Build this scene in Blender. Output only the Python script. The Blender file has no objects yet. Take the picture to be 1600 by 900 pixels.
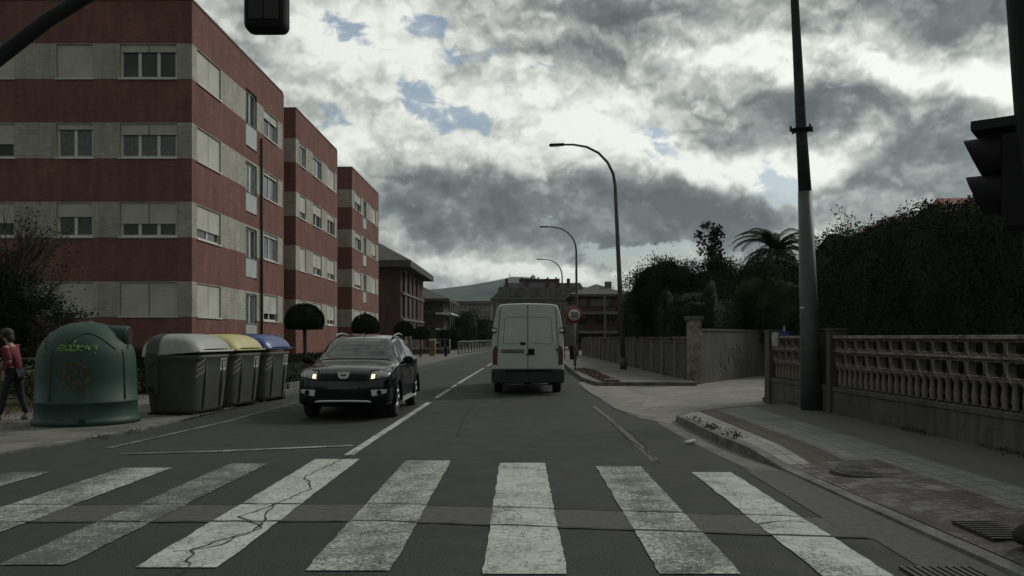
import bpy, bmesh, math, random
import numpy as np
from mathutils import Vector, Matrix, Euler
R = math.radians
sc = bpy.context.scene
col = sc.collection

# ------------------------------------------------------------------ camera, sky, sun, exposure
cam_d = bpy.data.cameras.new("camera"); cam = bpy.data.objects.new("camera", cam_d); col.objects.link(cam)
cam.location = (0, 0, 1.5); cam.rotation_euler = (R(90), 0, 0)
cam_d.sensor_width = 36; cam_d.lens = 36 * 1240 / 1600
cam_d.shift_x = -12 / 1600; cam_d.shift_y = 77 / 1600
cam_d.clip_start = 0.05; cam_d.clip_end = 20000
sc.camera = cam
SUN_AZ, SUN_EL = 50, 38
sc.view_settings.view_transform = 'Standard'; sc.view_settings.look = 'None'
sc.view_settings.exposure = 0.3; sc.view_settings.gamma = 1.0
sc.cycles.use_denoising = True
sc.cycles.max_bounces = 6; sc.cycles.volume_bounces = 0

world = bpy.data.worlds.new("World"); sc.world = world; world.use_nodes = True
world.cycles.sampling_method = 'MANUAL'; world.cycles.sample_map_resolution = 256
wt = world.node_tree; wt.nodes.clear()


class NT:
    """small node-tree helper"""
    def __init__(s, t): s.t = t
    def n(s, kind, **kw):
        d = s.t.nodes.new(kind)
        for k, v in kw.items(): setattr(d, k, v)
        return d
    def put(s, sock, v):
        if isinstance(v, bpy.types.NodeSocket): s.t.links.new(v, sock)
        elif v is not None: sock.default_value = v
    def math(s, op, a, b=None, c=None, clamp=False):
        d = s.n('ShaderNodeMath', operation=op, use_clamp=clamp)
        s.put(d.inputs[0], a); s.put(d.inputs[1], b); s.put(d.inputs[2], c)
        return d.outputs[0]
    def vmath(s, op, a, b=None):
        d = s.n('ShaderNodeVectorMath', operation=op)
        s.put(d.inputs[0], a); s.put(d.inputs[1], b)
        return d.outputs[0]
    def scale(s, a, f):
        d = s.n('ShaderNodeVectorMath', operation='SCALE'); s.put(d.inputs[0], a); s.put(d.inputs[3], f); return d.outputs[0]
    def noise(s, v, sc_, det=4, rough=.5, dist=0, dim='3D', color=False):
        d = s.n('ShaderNodeTexNoise', noise_dimensions=dim); s.put(d.inputs['Vector'], v)
        d.inputs['Scale'].default_value = sc_; d.inputs['Detail'].default_value = det
        d.inputs['Roughness'].default_value = rough; d.inputs['Distortion'].default_value = dist
        return d.outputs[1 if color else 0]
    def maprange(s, v, a, b, c=0., d_=1., smooth=True):
        d = s.n('ShaderNodeMapRange', interpolation_type='SMOOTHSTEP' if smooth else 'LINEAR')
        s.put(d.inputs[0], v)
        for i, x in enumerate((a, b, c, d_)): s.put(d.inputs[i + 1], x)
        return d.outputs[0]
    def ramp(s, v, stops, mode='LINEAR'):
        d = s.n('ShaderNodeValToRGB'); s.put(d.inputs[0], v); cr = d.color_ramp; cr.interpolation = mode
        while len(cr.elements) < len(stops): cr.elements.new(0.5)
        for e, (p, c) in zip(cr.elements, stops):
            e.position = p; e.color = (c[0], c[1], c[2], 1) if hasattr(c, '__len__') else (c, c, c, 1)
        return d.outputs[0]
    def mix(s, f, a, b, kind='MIX'):
        d = s.n('ShaderNodeMix', data_type='RGBA', blend_type=kind)
        s.put(d.inputs[0], f)
        for i, x in ((6, a), (7, b)):
            if isinstance(x, (tuple, list)) and len(x) == 3: x = (*x, 1)
            s.put(d.inputs[i], x)
        return d.outputs[2]


def build_sky():
    g = NT(wt)
    tc = g.n('ShaderNodeTexCoord').outputs['Generated']
    sp = g.n('ShaderNodeSeparateXYZ'); g.put(sp.inputs[0], tc)
    X, Y, Z = sp.outputs
    az = g.math('ARCTAN2', X, Y); el = g.math('ARCSINE', Z)
    P = g.vmath('MULTIPLY', tc, (4.6, 4.6, 9.0)); S1 = g.vmath('MULTIPLY', tc, (15., 15., 24.))
    ae = g.n('ShaderNodeCombineXYZ'); g.put(ae.inputs[0], az); g.put(ae.inputs[1], el)
    w1 = g.vmath('SUBTRACT', g.noise(tc, 5.0, 5, .58, color=True), (0.5, 0.5, 0.5))
    w2 = g.vmath('SUBTRACT', g.noise(tc, 26.0, 3, .6, color=True), (0.5, 0.5, 0.5))
    Q = g.vmath('ADD', g.vmath('ADD', ae.outputs[0], g.scale(w1, 0.13)), g.scale(w2, 0.02))

    def blob(u, v, rx, ry, rot, amp, acc):
        tx, tz = (u - 812) / 1240, (527 - v) / 1240
        a = math.atan(tx); e = math.atan(tz / math.sqrt(1 + tx * tx))
        m = g.n('ShaderNodeMapping', vector_type='TEXTURE'); g.put(m.inputs[0], Q)
        m.inputs['Location'].default_value = (a, e, 0); m.inputs['Rotation'].default_value = (0, 0, R(rot))
        m.inputs['Scale'].default_value = (rx / 1240 * 1.6, ry / 1240 * 1.6, 1)
        gr = g.n('ShaderNodeTexGradient', gradient_type='SPHERICAL'); g.put(gr.inputs[0], m.outputs[0])
        s_ = g.maprange(gr.outputs['Fac'], 0, .75)
        return g.math('MULTIPLY_ADD', s_, amp, acc)

    F = None
    base = g.noise(P, 1.0, 7, .55, 0)
    base2 = g.noise(g.vmath('ADD', P, (0.05, 0.06, 0.16)), 1.0, 7, .55, 0)
    fine = g.noise(S1, 1.0, 5, .56, 0)
    fine2 = g.noise(g.vmath('ADD', S1, (0.05, 0.0, 0.16)), 1.0, 5, .56, 0)
    def vor(off):
        v = g.n('ShaderNodeTexVoronoi', feature='F1'); v.inputs['Scale'].default_value = 1.0; v.inputs['Detail'].default_value = 2
        v.inputs['Roughness'].default_value = .55
        wv = g.scale(g.vmath('SUBTRACT', g.noise(tc, 14., 4, .6, color=True), (.5, .5, .5)), 1.5)
        g.put(v.inputs['Vector'], g.vmath('ADD', g.vmath('ADD', g.vmath('MULTIPLY', tc, (9.5, 9.5, 15.)), off), wv)); return v.outputs[0]
    v1 = vor((0, 0, 0)); v2 = vor((.06, 0, .22))
    F = g.math('MULTIPLY_ADD', g.math('SUBTRACT', base, .5), 1.0, 0.88)
    F = g.math('MULTIPLY_ADD', g.math('SUBTRACT', .42, v1), .33, F)
    F = g.math('MULTIPLY_ADD', g.math('SUBTRACT', v2, v1), .50, F)
    F = g.math('MULTIPLY_ADD', g.math('SUBTRACT', fine, .5), 0.20, F)
    F = g.math('MULTIPLY_ADD', g.math('SUBTRACT', base, base2), .75, F)
    F = g.math('MULTIPLY_ADD', g.math('SUBTRACT', fine, fine2), .5, F)
    for b in [(960, 330, 300, 48, -3, -.60), (1090, 300, 130, 45, -12, -.42), (680, 340, 130, 45, 8, -.36),
              (900, 75, 180, 85, 0, -.27), (1180, 172, 130, 38, 5, -.40), (1390, 180, 120, 42, -14, -.45),
              (1440, 285, 140, 50, 0, -.40), (1440, 30, 260, 45, 0, -.26), (1180, 20, 200, 40, 0, -.22),
              (1540, 60, 100, 60, 0, -.2), (560, 120, 60, 20, -10, -.10), (950, 395, 80, 16, 0, -.2),
              (700, 395, 120, 14, 0, -.22), (590, 130, 130, 90, 0, .22), (800, 215, 230, 48, 0, .2),
              (1110, 238, 160, 24, -14, .42), (1200, 285, 70, 16, -38, .4), (1290, 95, 190, 30, -14, .36),
              (1080, 85, 60, 24, 0, .38), (1470, 150, 130, 20, -22, .36), (1330, 235, 80, 30, 20, .32),
              (780, 420, 180, 16, 0, .22), (640, 250, 90, 40, 0, .25), (470, 90, 60, 80, 0, .12), (620, 60, 150, 50, 0, .16), (760, 150, 120, 40, 0, .18),
              (1300, 330, 70, 40, 0, .3), (1540, 175, 50, 60, 0, .28)]:
        F = blob(*b, F)
    lum = g.maprange(F, -.12, 1.12, 0, 1, smooth=False)
    cloud = g.ramp(lum, [(0.0, (.090, .102, .103)), (.28, (.150, .165, .162)), (.48, (.27, .29, .275)),
                         (.66, (.43, .452, .418)), (.86, (.64, .665, .61)), (1.0, (.76, .785, .725))])
    # blue gaps
    Bm = g.math('MULTIPLY_ADD', g.math('SUBTRACT', g.noise(g.vmath('MULTIPLY', tc, (26., 26., 44.)), 1., 8, .66, .6), .5), 2.6, 0.0)
    for b in [(522, 55, 38, 14, -20, 1.), (668, 60, 44, 18, -6, 1.), (742, 104, 36, 9, 8, .8), (700, 182, 62, 20, -26, 1.15),
              (530, 196, 34, 14, -30, .8), (1028, 206, 34, 11, -30, .9), (1212, 280, 50, 16, -30, 1.1), (985, 384, 66, 15, 0, 1.2),
              (1080, 380, 90, 10, 0, .9), (860, 398, 60, 5, 0, .5)]:
        b = (b[0], b[1], b[2] * 1.1, b[3] * 1.25, b[4], b[5] * .66); Bm = blob(*b, Bm)
    bmask = g.maprange(Bm, .22, .74)
    sky = g.n('ShaderNodeTexSky', sky_type='NISHITA'); sky.sun_disc = False
    sky.sun_elevation = R(SUN_EL); sky.sun_rotation = R(SUN_AZ); sky.air_density = 1.2; sky.dust_density = 1.0
    bg_clouds = g.scale(cloud, 10.0)
    # the far half of the sky behind the viewer is a darker, thicker deck; toward the sun it is thinner
    front = g.maprange(Y, -.35, .35, .47, 1.0)
    right = g.maprange(X, -.6, .9, .9, 1.12)
    bg_clouds = g.scale(bg_clouds, g.math('MULTIPLY', front, right))
    blue = g.scale(sky.outputs[0], 0.62)
    colr = g.mix(g.math('MULTIPLY', bmask, .8), bg_clouds, blue)
    low = g.maprange(Z, -.02, .0, 0., 1.)
    colr = g.mix(low, (.25, .27, .26), colr)
    bg = g.n('ShaderNodeBackground'); g.put(bg.inputs[0], colr); bg.inputs[1].default_value = 0.1
    out = g.n('ShaderNodeOutputWorld'); g.put(out.inputs[0], bg.outputs[0])


build_sky()
sun_d = bpy.data.lights.new("sun", 'SUN'); sun = bpy.data.objects.new("sun", sun_d); col.objects.link(sun)
sun_d.energy = 1.1; sun_d.angle = R(14); sun_d.color = (1.0, .975, .93)
sun.rotation_euler = (R(90 - SUN_EL), 0, R(180 - SUN_AZ)); sun.location = (30, 30, 40)

# ------------------------------------------------------------------ mesh helpers
class MB:
    def __init__(s): s.v = []; s.f = []; s.m = []; s.sm = []
    def add(s, vs, fs, mi=0, smooth=False):
        o = len(s.v); s.v += [tuple(p) for p in vs]
        for f in fs: s.f.append(tuple(i + o for i in f)); s.m.append(mi); s.sm.append(smooth)
    def box(s, x0, x1, y0, y1, z0, z1, mi=0, M=None):
        vs = [(x, y, z) for z in (z0, z1) for y in (y0, y1) for x in (x0, x1)]
        if M is not None: vs = [tuple(M @ Vector(p)) for p in vs]
        s.add(vs, [(0, 2, 3, 1), (4, 5, 7, 6), (0, 1, 5, 4), (2, 6, 7, 3), (0, 4, 6, 2), (1, 3, 7, 5)], mi)
    def quad(s, a, b, c, d, mi=0): s.add([a, b, c, d], [(0, 1, 2, 3)], mi)
    def poly(s, pts, mi=0): s.add(pts, [tuple(range(len(pts)))], mi)
    def prism(s, pts, h0, h1, axis='z', mi=0):
        """polygon pts extruded along axis"""
        def P(p, h):
            if axis == 'z': return (p[0], p[1], h)
            if axis == 'y': return (p[0], h, p[1])
            return (h, p[0], p[1])
        n = len(pts)
        s.add([P(p, h0) for p in pts] + [P(p, h1) for p in pts],
              [tuple(range(n))[::-1], tuple(range(n, 2 * n))] + [(i, (i + 1) % n, n + (i + 1) % n, n + i) for i in range(n)], mi)
    def tube(s, pts, rad, n=10, mi=0, cap=True, smooth=True):
        pts = [Vector(p) for p in pts]
        if not hasattr(rad, '__len__'): rad = [rad] * len(pts)
        vs = []; prev = None
        for i, p in enumerate(pts):
            t = (pts[min(i + 1, len(pts) - 1)] - pts[max(i - 1, 0)])
            if t.length < 1e-9: t = Vector((0, 0, 1))
            t.normalize()
            if prev is None:
                a = Vector((1, 0, 0)) if abs(t.x) < .8 else Vector((0, 1, 0))
                u = t.cross(a).normalized()
            else:
                u = (prev - t * prev.dot(t)).normalized()
            prev = u; w = t.cross(u)
            for k in range(n):
                a = 2 * math.pi * k / n
                vs.append(p + (u * math.cos(a) + w * math.sin(a)) * rad[i])
        fs = []
        for i in range(len(pts) - 1):
            for k in range(n):
                fs.append((i * n + k, i * n + (k + 1) % n, (i + 1) * n + (k + 1) % n, (i + 1) * n + k))
        s.add(vs, fs, mi, smooth)
        if cap:
            s.add(vs[:n], [tuple(range(n))[::-1]], mi); s.add(vs[-n:], [tuple(range(n))], mi)
    def lathe(s, prof, c=(0, 0, 0), n=24, mi=0, axis='z', smooth=True, a0=0, a1=360):
        vs = []; full = abs(a1 - a0) >= 360; m = n if full else n + 1
        for r, h in prof:
            for k in range(m):
                a = R(a0) + R(a1 - a0) * k / n
                x, y = r * math.cos(a), r * math.sin(a)
                p = (x, y, h) if axis == 'z' else ((h, x, y) if axis == 'x' else (x, h, y))
                vs.append((p[0] + c[0], p[1] + c[1], p[2] + c[2]))
        fs = []
        for i in range(len(prof) - 1):
            for k in range(n):
                k2 = (k + 1) % m
                fs.append((i * m + k, i * m + k2, (i + 1) * m + k2, (i + 1) * m + k))
        s.add(vs, fs, mi, smooth)
    def ball(s, c, r, n=12, mi=0, sq=(1, 1, 1)):
        prof = [(math.sin(math.pi * i / n) * 1, -math.cos(math.pi * i / n)) for i in range(n + 1)]
        vs = []; m = n * 2
        for a, h in prof:
            for k in range(m):
                t = 2 * math.pi * k / m
                vs.append((c[0] + r * sq[0] * a * math.cos(t), c[1] + r * sq[1] * a * math.sin(t), c[2] + r * sq[2] * h))
        s.add(vs, [(i * m + k, i * m + (k + 1) % m, (i + 1) * m + (k + 1) % m, (i + 1) * m + k) for i in range(n) for k in range(m)], mi, True)
    def grid(s, fn, nu, nv, mi=0, smooth=True):
        vs = [fn(i / nu, j / nv) for i in range(nu + 1) for j in range(nv + 1)]
        s.add(vs, [(i * (nv + 1) + j, (i + 1) * (nv + 1) + j, (i + 1) * (nv + 1) + j + 1, i * (nv + 1) + j + 1) for i in range(nu) for j in range(nv)], mi, smooth)
    def build(s, name, mats, parent=None, loc=None, rot=None, bevel=0, seg=2):
        me = bpy.data.meshes.new(name); me.from_pydata(s.v, [], s.f)
        if not isinstance(mats, (list, tuple)): mats = [mats]
        for m in mats: me.materials.append(m)
        me.polygons.foreach_set('material_index', s.m); me.polygons.foreach_set('use_smooth', s.sm)
        me.update()
        b = bmesh.new(); b.from_mesh(me); bmesh.ops.remove_doubles(b, verts=b.verts, dist=1e-5)
        bmesh.ops.recalc_face_normals(b, faces=b.faces); b.to_mesh(me); b.free()
        o = bpy.data.objects.new(name, me); col.objects.link(o)
        if parent: o.parent = parent
        if loc: o.location = loc
        if rot: o.rotation_euler = rot
        if bevel:
            md = o.modifiers.new('bevel', 'BEVEL'); md.width = bevel; md.segments = seg; md.limit_method = 'ANGLE'; md.angle_limit = R(40)
        return o


def tag(o, label=None, cat=None, group=None, kind=None):
    if label: o['label'] = label
    if cat: o['category'] = cat
    if group: o['group'] = group
    if kind: o['kind'] = kind
    return o

def empty(name, loc, rz=0, label=None, cat=None, group=None):
    o = bpy.data.objects.new(name, None); col.objects.link(o); o.location = loc; o.rotation_euler = (0, 0, rz)
    o.empty_display_size = .2
    return tag(o, label, cat, group)

def copy_tree(o, parent=None):
    c = o.copy(); col.objects.link(c); c.parent = parent
    for ch in list(o.children): copy_tree(ch, c)
    return c

# ------------------------------------------------------------------ materials
MATS = {}
def mat(name, base=(.5, .5, .5), rough=.7, metal=0, spec=None, noise=None, bump=None, emit=None, fn=None, coat=0):
    """noise=(scale, amount), bump=(scale, strength)"""
    m = bpy.data.materials.new(name); m.use_nodes = True; MATS[name] = m
    g = NT(m.node_tree); b = m.node_tree.nodes['Principled BSDF']
    b.inputs['Base Color'].default_value = (*base, 1); b.inputs['Roughness'].default_value = rough
    b.inputs['Metallic'].default_value = metal
    if spec is not None: b.inputs['Specular IOR Level'].default_value = spec
    if coat: b.inputs['Coat Weight'].default_value = coat; b.inputs['Coat Roughness'].default_value = .05
    tc = g.n('ShaderNodeTexCoord').outputs['Object']
    if noise:
        f = g.noise(tc, noise[0], 6, .6)
        k = noise[1]
        c = g.ramp(f, [(.3, tuple(x * (1 - k) for x in base)), (.7, tuple(min(1, x * (1 + k)) for x in base))])
        g.put(b.inputs['Base Color'], c)
    if bump:
        bn = g.n('ShaderNodeBump'); bn.inputs['Strength'].default_value = bump[1]; bn.inputs['Distance'].default_value = .02
        g.put(bn.inputs['Height'], g.noise(tc, bump[0], 5, .6)); g.put(b.inputs['Normal'], bn.outputs[0])
    if emit:
        b.inputs['Emission Color'].default_value = (*emit[0], 1); b.inputs['Emission Strength'].default_value = emit[1]
    if fn: fn(g, b, tc)
    return m

def bumpit(g, b, h, s=.3, d=.02):
    bn = g.n('ShaderNodeBump'); bn.inputs['Strength'].default_value = s; bn.inputs['Distance'].default_value = d
    g.put(bn.inputs['Height'], h); g.put(b.inputs['Normal'], bn.outputs[0])

def f_asphalt(g, b, tc):
    big = g.noise(tc, .35, 5, .6); mid = g.noise(tc, 2.2, 6, .65); sp = g.noise(tc, 70, 3, .7)
    st = g.n('ShaderNodeMapping'); g.put(st.inputs[0], tc); st.inputs['Scale'].default_value = (1.1, .05, 1)
    lanes = g.noise(st.outputs[0], 1.6, 3, .5)
    c = g.ramp(g.math('ADD', g.math('MULTIPLY', big, .45), g.math('MULTIPLY', mid, .3)), [(.28, (.018, .020, .0175)), (.5, (.031, .0335, .0285))])
    c = g.mix(g.math('MULTIPLY', lanes, .30), c, (.044, .045, .040))
    c = g.mix(1, c, g.ramp(sp, [(.38, .5), (.5, 1.), (.64, 2.1)]), 'MULTIPLY')
    v = g.n('ShaderNodeTexVoronoi', feature='DISTANCE_TO_EDGE'); v.inputs['Scale'].default_value = .55
    g.put(v.inputs['Vector'], g.vmath('ADD', tc, g.scale(g.noise(tc, 1.5, 5, .6, color=True), .9)))
    crack = g.math('MULTIPLY', g.math('LESS_THAN', v.outputs[0], .0055), g.maprange(big, .5, .62))
    c = g.mix(crack, c, (.012, .012, .011))
    g.put(b.inputs['Base Color'], c); bumpit(g, b, sp, .5, .008)
    g.put(b.inputs['Roughness'], g.maprange(mid, .3, .7, .78, .95))
asphalt = mat('asphalt', rough=.85, spec=.35, fn=f_asphalt)

def paintfn(wear, colr=(.47, .49, .44)):
    def f(g, b, tc, cs=(9 if wear < .53 else 17), cw=(.035 if wear < .53 else .085)):
        n1 = g.noise(tc, 34, 6, .75); n2 = g.noise(tc, 2.6, 5, .65); n3 = g.noise(tc, 130, 2, .6)
        k = g.math('ADD', g.math('ADD', g.math('MULTIPLY', n1, .55), g.math('MULTIPLY', n2, .30)), g.math('MULTIPLY', n3, .30))
        mp = g.n('ShaderNodeMapping'); g.put(mp.inputs[0], tc); mp.inputs['Scale'].default_value = (1.6, .35, 1)
        k = g.math('ADD', k, g.math('MULTIPLY', g.math('SUBTRACT', g.noise(mp.outputs[0], 1.3, 3, .5), .5), .22))
        m = g.maprange(k, wear - .05, wear + .05)
        v = g.n('ShaderNodeTexVoronoi', feature='DISTANCE_TO_EDGE'); v.inputs['Scale'].default_value = cs
        g.put(v.inputs['Vector'], g.vmath('ADD', tc, g.scale(g.noise(tc, 9, 4, .6, color=True), .12)))
        ck = g.maprange(v.outputs[0], cw * .3, cw, 1, 0)
        ck = g.math('MULTIPLY', ck, g.maprange(n2, .38, .58, .15 if cs < 10 else .45, .9))
        pc = g.mix(g.maprange(n2, .35, .65), tuple(x * .8 for x in colr), colr)
        c = g.mix(m, (.075, .077, .07), pc); c = g.mix(ck, c, (.09, .09, .08))
        g.put(b.inputs['Base Color'], c); bumpit(g, b, m, .3, .004)
    return f
paint = mat('road_paint', rough=.8, spec=.3, fn=paintfn(.512))
paint_worn = mat('road_paint_worn', rough=.85, spec=.3, fn=paintfn(.555, (.43, .45, .40)))
paint_faded = mat('road_paint_faded', rough=.85, spec=.3, fn=paintfn(.605, (.34, .35, .32)))
trench = mat('trench_patch', (.066, .066, .058), .9, noise=(14, .3), bump=(60, .4))
crackm = mat('crack', (.028, .026, .021), 1)

def f_conc(c0, c1, sc1=1.2):
    def f(g, b, tc):
        n = g.noise(tc, sc1, 8, .7); s = g.noise(tc, 45, 3, .6)
        c = g.ramp(n, [(.36, c0), (.62, c1)])
        v = g.n('ShaderNodeTexVoronoi', feature='DISTANCE_TO_EDGE'); v.inputs['Scale'].default_value = .4
        g.put(v.inputs['Vector'], g.vmath('ADD', tc, g.scale(g.noise(tc, 1.4, 5, .6, color=True), 1.1)))
        c = g.mix(g.math('MULTIPLY', g.math('LESS_THAN', v.outputs[0], .006), .75), c, (.02, .02, .017))
        c = g.mix(.6, c, g.ramp(s, [(.35, .7), (.65, 1.25)]), 'MULTIPLY')
        g.put(b.inputs['Base Color'], c); bumpit(g, b, s, .3, .01)
    return f
concrete = mat('concrete_apron', rough=.9, fn=f_conc((.125, .123, .107), (.215, .21, .18), .8))
conc_pav = mat('concrete_pavement', rough=.9, fn=f_conc((.075, .073, .064), (.155, .15, .13), .9))
kerbm = mat('kerb_stone', rough=.9, fn=f_conc((.065, .064, .056), (.17, .168, .15), 3.5))
def f_wall(g, b, tc):
    n = g.noise(tc, 1.1, 8, .7); s = g.noise(tc, 22, 4, .6)
    mp = g.n('ShaderNodeMapping'); g.put(mp.inputs[0], tc); mp.inputs['Scale'].default_value = (4, 4, .5)
    st = g.noise(mp.outputs[0], 2.0, 5, .6)
    c = g.ramp(n, [(.3, (.05, .048, .041)), (.7, (.125, .12, .102))])
    c = g.mix(g.maprange(st, .42, .66, 0, .75), c, (.045, .045, .036))
    c = g.mix(.5, c, g.ramp(s, [(.3, .7), (.7, 1.3)]), 'MULTIPLY')
    g.put(b.inputs['Base Color'], c); bumpit(g, b, s, .4, .02)
oldwall = mat('old_concrete_wall', rough=.95, fn=f_wall)
castm = mat('cast_concrete', rough=.9, fn=f_conc((.085, .075, .062), (.27, .245, .205), 3.5))

def f_pave(g, b, tc):
    sp = g.n('ShaderNodeSeparateXYZ'); g.put(sp.inputs[0], tc); X, Y, Z = sp.outputs
    wob = g.math('MULTIPLY', g.math('SUBTRACT', g.noise(tc, 8, 2, .5), .5), .02)
    Xw = g.math('ADD', X, wob)
    light = (.40, .40, .36); red = (.115, .088, .078); grey = (.10, .098, .088)
    c = g.mix(g.math('GREATER_THAN', Xw, 3.33), light, red)
    c = g.mix(g.math('GREATER_THAN', Xw, 3.75), c, (.25, .25, .225))
    c = g.mix(g.math('GREATER_THAN', Xw, 4.62), c, grey)
    near = g.math('LESS_THAN', g.math('ADD', Y, g.math('MULTIPLY', wob, 6)), 9.1)
    nr = g.math('MULTIPLY', near, g.math('LESS_THAN', Xw, 4.1))
    pt = g.noise(tc, 2.6, 6, .75)
    nearc = g.ramp(pt, [(.36, (.085, .070, .064)), (.5, (.135, .120, .110)), (.6, (.25, .248, .23))])
    c = g.mix(nr, c, nearc)
    tile = g.n('ShaderNodeTexBrick'); g.put(tile.inputs['Vector'], tc)
    tile.offset = 0; tile.inputs['Scale'].default_value = 1; tile.inputs['Brick Width'].default_value = .2
    tile.inputs['Row Height'].default_value = .2; tile.inputs['Mortar Size'].default_value = .011; tile.inputs['Mortar Smooth'].default_value = .3
    tile.inputs['Color1'].default_value = (1, 1, 1, 1); tile.inputs['Color2'].default_value = (.72, .72, .72, 1); tile.inputs['Mortar'].default_value = (.42, .42, .42, 1)
    tiled = g.math('LESS_THAN', Xw, 4.62)
    c = g.mix(g.math('MULTIPLY', tiled, .8), c, tile.outputs[0], 'MULTIPLY')
    rb = g.n('ShaderNodeTexWave', wave_type='BANDS', bands_direction='X'); g.put(rb.inputs[0], tc); rb.inputs['Scale'].default_value = 7.9
    c = g.mix(g.math('MULTIPLY', tiled, .35), c, rb.outputs[0], 'MULTIPLY')
    dirt = g.noise(tc, 1.1, 8, .7); s = g.noise(tc, 60, 3, .6)
    c = g.mix(g.maprange(dirt, .48, .72, 0, .6), c, (.07, .068, .06))
    c = g.mix(.6, c, g.ramp(s, [(.35, .65), (.65, 1.3)]), 'MULTIPLY')
    red_m = g.math('MULTIPLY', g.math('LESS_THAN', g.vmath('LENGTH', g.vmath('SUBTRACT', tc, (0, 0, 0))), 0.0), 1)
    g.put(b.inputs['Base Color'], c); bumpit(g, b, g.math('ADD', rb.outputs[0], s), .25, .008)
pave = mat('pavement_tiles', rough=.9, spec=.3, fn=f_pave)

def f_grass(g, b, tc):
    n = g.noise(tc, 1.5, 7, .7); s = g.noise(tc, 30, 4, .6)
    c = g.ramp(g.math('ADD', g.math('MULTIPLY', n, .6), g.math('MULTIPLY', s, .4)), [(.35, (.022, .028, .012)), (.6, (.06, .062, .034))])
    g.put(b.inputs['Base Color'], c); bumpit(g, b, s, .6, .05)
grassm = mat('grass_ground', rough=1, spec=.1, fn=f_grass)
soil = mat('soil', (.055, .042, .032), 1, noise=(8, .5), bump=(20, .8))

def brickmat(name, c1, c2, mortar, bw=.25, rh=.065):
    def f(g, b, tc):
        geo = g.n('ShaderNodeNewGeometry').outputs['Position']
        sp = g.n('ShaderNodeSeparateXYZ'); g.put(sp.inputs[0], geo)
        cb = g.n('ShaderNodeCombineXYZ'); g.put(cb.inputs[0], g.math('ADD', sp.outputs[0], sp.outputs[1])); g.put(cb.inputs[1], sp.outputs[2])
        t = g.n('ShaderNodeTexBrick'); g.put(t.inputs['Vector'], cb.outputs[0]); t.inputs['Scale'].default_value = 1
        t.inputs['Brick Width'].default_value = bw; t.inputs['Row Height'].default_value = rh
        t.inputs['Mortar Size'].default_value = .006; t.inputs['Mortar Smooth'].default_value = .2
        for k, c in (('Color1', c1), ('Color2', c2), ('Mortar', mortar)): t.inputs[k].default_value = (*c, 1)
        n = g.noise(geo, .6, 7, .7); mp = g.n('ShaderNodeMapping'); g.put(mp.inputs[0], geo); mp.inputs['Scale'].default_value = (3, 3, .35)
        st = g.noise(mp.outputs[0], 1.2, 5, .6)
        c = g.mix(.8, t.outputs[0], g.ramp(n, [(.3, .72), (.7, 1.2)]), 'MULTIPLY')
        c = g.mix(.7, c, g.ramp(st, [(.35, .75), (.6, 1.08)]), 'MULTIPLY')
        g.put(b.inputs['Base Color'], c); bumpit(g, b, t.outputs[1], -.3, .01)
    return mat(name, rough=.9, spec=.25, fn=f)
red_brick = brickmat('red_brick', (.222, .098, .079), (.172, .078, .063), (.18, .125, .105))
white_brick = brickmat('pale_brick', (.48, .465, .40), (.38, .37, .32), (.22, .215, .185))
dark_brick = brickmat('dark_brick', (.115, .058, .048), (.085, .045, .04), (.10, .08, .07))
darker_brick = brickmat('dark_grey_brick', (.07, .058, .058), (.055, .048, .05), (.07, .065, .06))

white_frame = mat('white_frame', (.62, .62, .58), .5, noise=(3, .08))
shutterm = mat('shutter', rough=.6, fn=lambda g, b, tc: (
    g.put(b.inputs['Base Color'], g.mix(g.maprange(g.noise(tc, 1.2, 6, .6), .35, .7), (.42, .42, .36), (.52, .52, .46))),
    (lambda w: (g.put(w.inputs[0], tc), setattr(w.inputs['Scale'], 'default_value', 6.5), bumpit(g, b, w.outputs[1], .5, .01)))(
        g.n('ShaderNodeTexWave', wave_type='BANDS', bands_direction='Z'))))
def f_glass(g, b, tc):
    geo = g.n('ShaderNodeNewGeometry').outputs['Position']
    n = g.noise(geo, .8, 3, .5)
    g.put(b.inputs['Base Color'], g.ramp(n, [(.4, (.012, .014, .015)), (.65, (.045, .05, .05))]))
glass = mat('window_glass', rough=.08, spec=.6, fn=f_glass)
curtain_glass = mat('curtained_glass', rough=.15, fn=lambda g, b, tc: g.put(b.inputs['Base Color'], g.ramp(g.noise(tc, 9, 3, .6), [(.35, (.07, .08, .085)), (.65, (.15, .165, .17))])))
milky = mat('milky_panel', (.42, .44, .42), .35, noise=(1.5, .15))
core_dark = mat('interior_dark', (.02, .02, .02), 1)
roof_slate = mat('roof_slate', (.085, .085, .08), .9, noise=(1.5, .3), bump=(12, .4))
coping_m = mat('coping', (.16, .14, .125), .8, noise=(2, .2))
stone_trim = mat('stone_trim', (.13, .125, .11), .8, noise=(2, .2))
metal_dark = mat('dark_metal', (.018, .02, .02), .75, spec=.25, noise=(6, .25))
galv = mat('galvanised_steel', (.19, .205, .205), .55, metal=.35, noise=(3, .25))
galv_d = mat('weathered_steel', (.08, .088, .088), .6, metal=.3, noise=(4, .3), bump=(9, .15))
black_pl = mat('black_plastic', (.010, .010, .011), .75, spec=.2)
black_rub = mat('black_rubber', (.018, .018, .018), .85)
chrome = mat('chrome', (.72, .73, .73), .35, metal=.6)
alloy = mat('alloy', (.40, .41, .42), .35, metal=.8)

# ------------------------------------------------------------------ ground, road, pavements
def slab(name, pts, z, m, skirt=0):
    b = MB(); b.poly([(p[0], p[1], z) for p in pts])
    if skirt:
        n = len(pts)
        for i in range(n):
            a, c = pts[i], pts[(i + 1) % n]
            b.quad((a[0], a[1], z - skirt), (c[0], c[1], z - skirt), (c[0], c[1], z), (a[0], a[1], z))
    return tag(b.build(name, m), kind='structure')

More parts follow.
